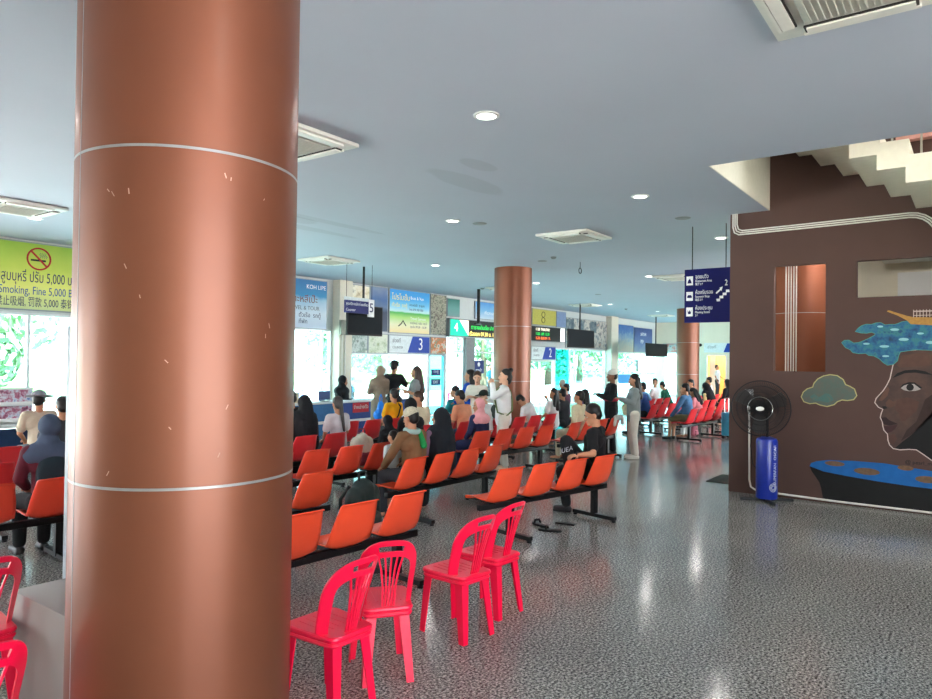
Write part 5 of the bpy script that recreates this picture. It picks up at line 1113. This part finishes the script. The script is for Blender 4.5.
def seat(row, x, **k):
    """someone sitting on a seat of the given row"""
    lab = k.pop('label'); dy = k.pop('dy', 0.0); rz = k.pop('rz', 0)
    return person(lab, x, row_y(row, x)+SY+dy, TILT+R(rz), True, **k)
# man in the black T-shirt on the front bench
def tee_print(P, U, Hd, Rh, s, vox, el, wr, sh):
    MB().ring_tube([wr[1]+Vector((0.032*math.cos(a), 0, 0.032*math.sin(a))) for a in [k*PI/8 for k in range(16)]], 0.010, 6, closed=True).build('wristwatch', M_BLACK, P)
    tx = text_mesh('lettering', 'QUEA', 0.075, mat('white_print', (225, 228, 235)), P, 0, 0, 0)
    kn, an = Vector((-0.38, 0.20, 0.93)), Vector((-0.42, 0.10, 0.50))
    for v in tx.data.vertices:
        c = v.co.copy(); a = c.x/0.085
        v.co = Vector((-0.440+0.080*math.sin(R(-84)+a), 0.165-0.080*math.cos(R(-92)+a), 0.835+c.z+c.x*0.3))
man = seat(1, 7.52, label='young man in a black T-shirt, arm over the next orange seat, head bowed', s=0.98, lean=-4, yaw=28, pitch=24, dy=0.03, rz=14, top=BK, sleeve='short', bottom=cl('black_track', (16, 16, 20)), legs='long', vox=0.008, shoes=SHOE_D,
           custom={'kn': [(0.10, 0.42, 0.50), (-0.43, 0.18, 0.93)], 'an': [(0.12, 0.36, 0.09), (-0.48, 0.10, 0.50)], 'toe': [(0.13, 0.50, 0.035), (-0.52, 0.24, 0.47)], 'el': [None, (-0.37, -0.12, 0.80)], 'wr': [None, (-0.57, 0.0, 0.80)], 'hn': [None, (0, 0.2, -1)]},
           arms=('lap', 'side'), extra=tee_print)
seat(2, 6.0, label='man in a brown jacket and pale patterned cap with a green scarf', s=0.91, lean=4, yaw=8, pitch=6, top=cl('brown_jacket', (116, 84, 56)), sleeve='long', bottom=DGR, legs='long', vox=0.009, hairm=HAIR, dy=0.05, arms=('lap', 'knee'), face=True,
     extra=both(hat_cap(patchy('cap_weave', [(150, 140, 116), (206, 198, 174), (176, 168, 144), (222, 216, 196)], 30), False), neck_scarf(cl('scarf_pale', (150, 176, 172)), cl('scarf_green', (24, 130, 66)))))
person('small child with black hair standing left of the man in the brown jacket', 6.06, 5.55, R(10), False, s=0.58, top=cl('child_white', (206, 212, 214)), sleeve='short', bottom=DGR, legs='short', vox=0.010, arms=('side', 'side'), shoes=SHOE_D)
seat(2, 6.46, label='woman in a long black veil with purple sleeves, beside the brown jacket man', s=0.88, lean=4, yaw=20, dy=0.06, top=cl('purple', (112, 84, 104)), sleeve='long', bottom=BK, legs='skirt', hair='veil', scarf=cl('black_veil', (18, 22, 30)), vox=0.010, skin='tan')
seat(3, 7.32, label='person in a black headscarf with a pale face, just left of the long black veil', s=0.92, lean=6, yaw=-40, top=BK, sleeve='long', bottom=BK, legs='skirt', hair='hijab', scarf=BK, vox=0.011, skin='light')
seat(3, 6.92, label='child in a black headscarf just right of the cream backpack', s=0.66, lean=10, yaw=10, pitch=10, top=BK, sleeve='long', bottom=BK, hair='hijab', scarf=BK, vox=0.012, face=False)
seat(5, 7.37, label='person with dark hair at the edge of the large column', s=0.92, lean=8, top=BK, sleeve='long', bottom=BK, vox=0.012, face=False, hair='short', rz=0)
seat(4, 6.55, label='broad woman in a black headscarf seated just right of the large column', s=0.93, lean=4, top=BK, sleeve='long', bottom=BK, legs='skirt', hair='veil', scarf=BK, vox=0.011, face=False, arms=('lap', 'side'))
seat(4, 7.16, label='woman with a long grey ponytail and a pale blouse', s=0.89, lean=6, yaw=-8, top=cl('pale_blouse', (208, 200, 204)), sleeve='short', bottom=DGR, hair='pony', hairm=mat('ash_hair', (78, 72, 70), 0.5, var=0.2, scale=60), vox=0.011, face=False)
seat(5, 9.55, label='person in a yellow shirt with a black strap across the back', s=0.91, lean=3, top=cl('yellow', (236, 178, 20)), sleeve='short', bottom=DGR, vox=0.012, face=False, extra=strap(M_BLACK))
seat(4, 8.88, label='person in a beige shirt with a hand at the face, right of the yellow shirt', s=0.93, lean=8, yaw=52, pitch=8, top=BEI, sleeve='short', bottom=DGR, vox=0.012, arms=('lap', 'up'), hairm=HAIRB)
person('person in a beige hooded shawl standing at the ticket counter', 11.05, 10.5, R(-20), False, s=0.97, top=cl('shawl', (146, 128, 110)), sleeve='long', bottom=cl('shawl_skirt', (156, 140, 120)), legs='skirt', hair='hijab', scarf=cl('shawl', (146, 128, 110)), vox=0.014, face=False, arms=('fold', 'fold'))
person('man in a dark cap and black shirt standing at the ticket counter', 11.45, 10.45, R(-75), False, s=1.04, yaw=0, pitch=12, top=BK, sleeve='short', bottom=DGR, vox=0.014, arms=('forward', 'forward'), extra=hat_cap(cl('black_cap', (28, 28, 34))))
person('woman with long wavy dark hair in a grey top, standing by the counter', 11.35, 9.75, R(50), False, s=0.97, top=GREY, sleeve='short', bottom=cl('maroon_shorts', (66, 36, 40)), legs='short', hair='wavy', hairm=HAIRB, vox=0.013, arms=('fold', 'phone'))
person('clerk in a black headscarf leaning over the ticket counter', 12.5, 13.35, R(190), True, s=1.06, lean=14, yaw=40, top=BK, sleeve='long', bottom=BK, hair='hijab', scarf=BK, vox=0.013, arms=('forward', 'lap'), hiph=0.52)
person('person in a light blue shirt outdoors, behind the clerk', 17.1, 17.6, R(200), False, s=0.92, top=cl('light_blue', (120, 156, 206)), sleeve='short', bottom=DGR, vox=0.016, face=False, arms=('lap', 'side'), z=-0.02, hairm=HAIRB)
person('person in blue outdoors, next to the large column', 17.4, 20.6, R(200), False, s=0.92, top=cl('blue_dress', (110, 140, 200)), sleeve='short', bottom=cl('blue_dress', (110, 140, 200)), vox=0.016, face=False, arms=('side', 'side'), z=-0.02, hairm=HAIRB)
# middle group
seat(4, 9.95, label='man in a peach shirt with short dark hair, above the pink headscarf', s=0.93, lean=10, pitch=12, yaw=20, top=cl('peach', (236, 160, 124)), sleeve='short', bottom=NAVY, vox=0.012, arms=('lap', 'phone'), extra=phone)
seat(5, 11.25, label='person in a teal shirt behind the peach shirt man', s=0.92, lean=6, yaw=30, top=cl('teal', (40, 150, 160)), sleeve='short', bottom=DGR, vox=0.013)
seat(3, 8.80, label='woman in a pink headscarf and dark navy clothes, looking left', s=0.85, lean=6, yaw=64, pitch=6, dy=0.02, top=NAVY, sleeve='long', bottom=NAVY, legs='skirt', hair='hijab', scarf=cl('pink_scarf', (226, 156, 160)), vox=0.010, skin='tan', arms=('lap', 'lap'))
seat(4, 10.55, label='man in a white shirt and dark green cap, right of the pink headscarf', s=0.90, lean=6, yaw=74, pitch=10, top=WHT, sleeve='short', bottom=DGR, vox=0.012, skin='light', extra=hat_cap(cl('dark_green_cap', (40, 52, 44))))
person('man with short brown hair and glasses in a beige shirt standing behind the peach shirt', 10.75, 7.68, R(100), False, s=0.94, yaw=20, pitch=14, top=OFFW, sleeve='short', bottom=KHA, vox=0.013, skin='light', hairm=HAIRB, arms=('phone', 'phone'))
person('person with dark hair in a bright blue jacket standing by the entrance', 11.3, 8.28, R(20), False, s=0.95, yaw=10, top=cl('bright_blue', (24, 74, 176)), sleeve='long', bottom=BK, vox=0.013, hair='long', face=False, arms=('side', 'lap'))
def raised(P, U, Hd, Rh, s, vox, el, wr, sh):
    strap(cl('strap_green', (96, 110, 70)))(P, U, Hd, Rh, s, vox, el, wr, sh)
    shoulder_bag(cl('dark_bag', (60, 66, 62)))(P, U, Hd, Rh, s, vox, el, wr, sh)
person('woman in a white shirt with a dark hair bun standing before the mid copper column', 9.75, 6.42, R(42), False, s=0.98, yaw=8, pitch=-2, top=WHT, sleeve='long', bottom=OFFW, vox=0.010, skin='light', hair='bun', arms=('phone', 'up'), extra=raised)
seat(4, 12.12, label='person in a white T-shirt leaning far to the left, head hidden by black hair', s=0.86, lean=26, side_lean=-14, yaw=20, pitch=24, top=WHT, sleeve='short', bottom=GREY, vox=0.011, hair='short', face=False, arms=('knee', 'knee'), skin='tan')
seat(4, 12.70, label='woman with long black hair and a white shirt right of the mid copper column', s=0.88, lean=2, yaw=62, top=WHT, sleeve='short', bottom=DGR, hair='long', vox=0.012, skin='tan', arms=('up', 'lap'))
seat(3, 11.58, label='woman in a cream jacket with a black headscarf and a long dark braid', s=0.92, lean=4, yaw=14, top=cl('cream_jacket', (216, 202, 170)), sleeve='long', bottom=BEI, vox=0.011, face=False, hair='braid', arms=('lap', 'side'))
seat(4, 13.12, label='person with dark hair left of the cream jacket woman', s=0.86, lean=8, top=DGR, sleeve='short', bottom=DGR, vox=0.014, face=False)
# standing pair and the seats beyond the aisle
person('man in a white cap and a black and red jacket standing by the aisle', 12.85, 5.90, R(40), False, s=0.97, yaw=0, top=BK, sleeve='long', bottom=BK, vox=0.011, skin='brown', arms=('phone', 'phone'), shoes=SHOE_D,
       extra=both(hat_cap(cl('white_cap', (222, 216, 208), 0.04)), lambda P, U, Hd, Rh, s, vox, el, wr, sh: remeshed(MB().ball(U((0, 0, 0.22)), (0.165*s, 0.155*s, 0.06*s), None, 3), 'red_band', cl('red_band', (190, 40, 66)), 0.011, 3, P)))
person('woman with dark hair, grey jacket, pale trousers and a cream bag, standing in the aisle', 12.55, 5.30, R(38), False, s=0.93, yaw=0, pitch=6, top=cl('grey_jacket', (140, 146, 148)), sleeve='long', bottom=cl('pale_trousers', (216, 204, 194), 0.05), hair='long', vox=0.010, skin='tan', arms=('phone', 'phone'), shoes=SHOE_W, extra=shoulder_bag(cl('cream_bag', (222, 210, 180), 0.05)))
seat(4, 13.35, label='child in a purple top left of the man in the white cap', s=0.86, yaw=20, top=cl('violet', (100, 70, 120)), sleeve='short', bottom=DGR, vox=0.014, hair='long', dy=-0.3)
seat(5, 15.2, label='person with dark hair between the white cap man and the aisle woman', s=0.9, yaw=40, top=cl('plum', (90, 50, 70)), sleeve='short', bottom=DGR, vox=0.015)
seat(6, 17.0, label='person with pale grey hair beyond the man in the white cap', s=0.95, top=GREY, sleeve='short', bottom=DGR, vox=0.016, face=False, hairm=mat('grey_hair', (170, 164, 156), 0.6))
person('person in teal standing outdoors behind the cyan glass', 24.6, 16.9, R(190), False, s=0.97, top=cl('teal_out', (70, 130, 150)), sleeve='short', bottom=DGR, vox=0.016, face=False, arms=('side', 'lap'), z=-0.02)
seat(4, 16.78, label='person in a navy jacket and light blue scarf right of the aisle woman', s=0.96, lean=10, yaw=14, top=cl('navy_blue', (40, 66, 120)), sleeve='long', bottom=BK, vox=0.013, face=False, shoes=SHOE_D, extra=neck_scarf(cl('light_blue2', (130, 180, 226)), cl('light_blue2', (130, 180, 226))))
seat(5, 19.95, label='person with black hair and a white face mask beyond the navy jacket', s=0.98, yaw=120, top=WHT, sleeve='short', bottom=DGR, vox=0.015)
seat(5, 20.95, label='person in dark green with dark hair leaning left beyond the red seats', s=0.9, lean=16, side_lean=-16, top=cl('forest', (20, 90, 70)), sleeve='short', bottom=DGR, vox=0.015, face=False)
seat(3, 16.3, label='man in a denim shirt and khaki shorts on the end of the far red bench', s=0.98, lean=10, yaw=16, top=DEN, sleeve='long', bottom=KHA, legs='short', vox=0.010, skin='tan', arms=('knee', 'knee'), shoes=SHOE_D)
seat(3, 16.92, label='girl in a pink shirt with dark hair, right of the denim shirt man', s=0.86, lean=14, yaw=26, pitch=16, top=cl('pink_shirt', (230, 140, 150)), sleeve='short', bottom=WHT, vox=0.012, hair='long', arms=('lap', 'phone'), extra=phone)
seat(4, 19.6, label='person in black with a pale face behind the denim shirt man', s=1.0, lean=8, yaw=60, top=BK, sleeve='long', bottom=BK, vox=0.014)
seat(4, 20.9, label='woman in yellow under a long black headscarf leaning left', s=0.92, lean=12, side_lean=-20, top=cl('pale_yellow', (236, 214, 150)), sleeve='long', bottom=BK, hair='veil', scarf=BK, vox=0.014, face=False)
seat(5, 24.0, label='person in a white shirt with dark hair near the far doorway', s=0.98, lean=4, yaw=20, top=WHT, sleeve='short', bottom=DGR, vox=0.015, face=False)
seat(4, 22.2, label='person in black at the edge of the brown wall', s=0.96, lean=6, yaw=-20, top=BK, sleeve='long', bottom=BK, vox=0.015, face=False, hair='long')
person('person in a white shirt standing in the far warm lit doorway', 36.4, 10.85, R(180), False, s=1.0, top=WHT, sleeve='short', bottom=DGR, vox=0.018, face=False, arms=('side', 'lap'))
# people at the far left
seat(3, 2.80, label='person in a grey blue hood and dark red jacket on the left red seat', s=0.92, lean=4, yaw=10, top=cl('wine_jacket', (92, 30, 46)), sleeve='long', bottom=BK, legs='long', hair='hijab', scarf=cl('slate_hood', (70, 82, 104)), vox=0.010, face=False, arms=('lap', 'lap'), shoes=SHOE_D,
     extra=lambda P, U, Hd, Rh, s, vox, el, wr, sh: remeshed(MB().ball(U((0.02, -0.10, 0.24)), (0.15, 0.09, 0.23), Rh, 3), 'rucksack', cl('slate_black', (30, 44, 52)), 0.012, 4, P))
seat(6, 4.22, label='person in a grey brimmed hat and a beige shirt at far left', s=0.97, lean=2, yaw=-30, top=cl('sand_shirt', (196, 182, 160)), sleeve='short', bottom=DGR, vox=0.011, face=True, skin='tan', extra=hat_cap(cl('grey_hat', (130, 130, 138)), False, True))
seat(5, 3.98, label='person with dark hair half hidden by the notice board', s=0.95, top=DGR, sleeve='short', bottom=DGR, vox=0.014, face=False)
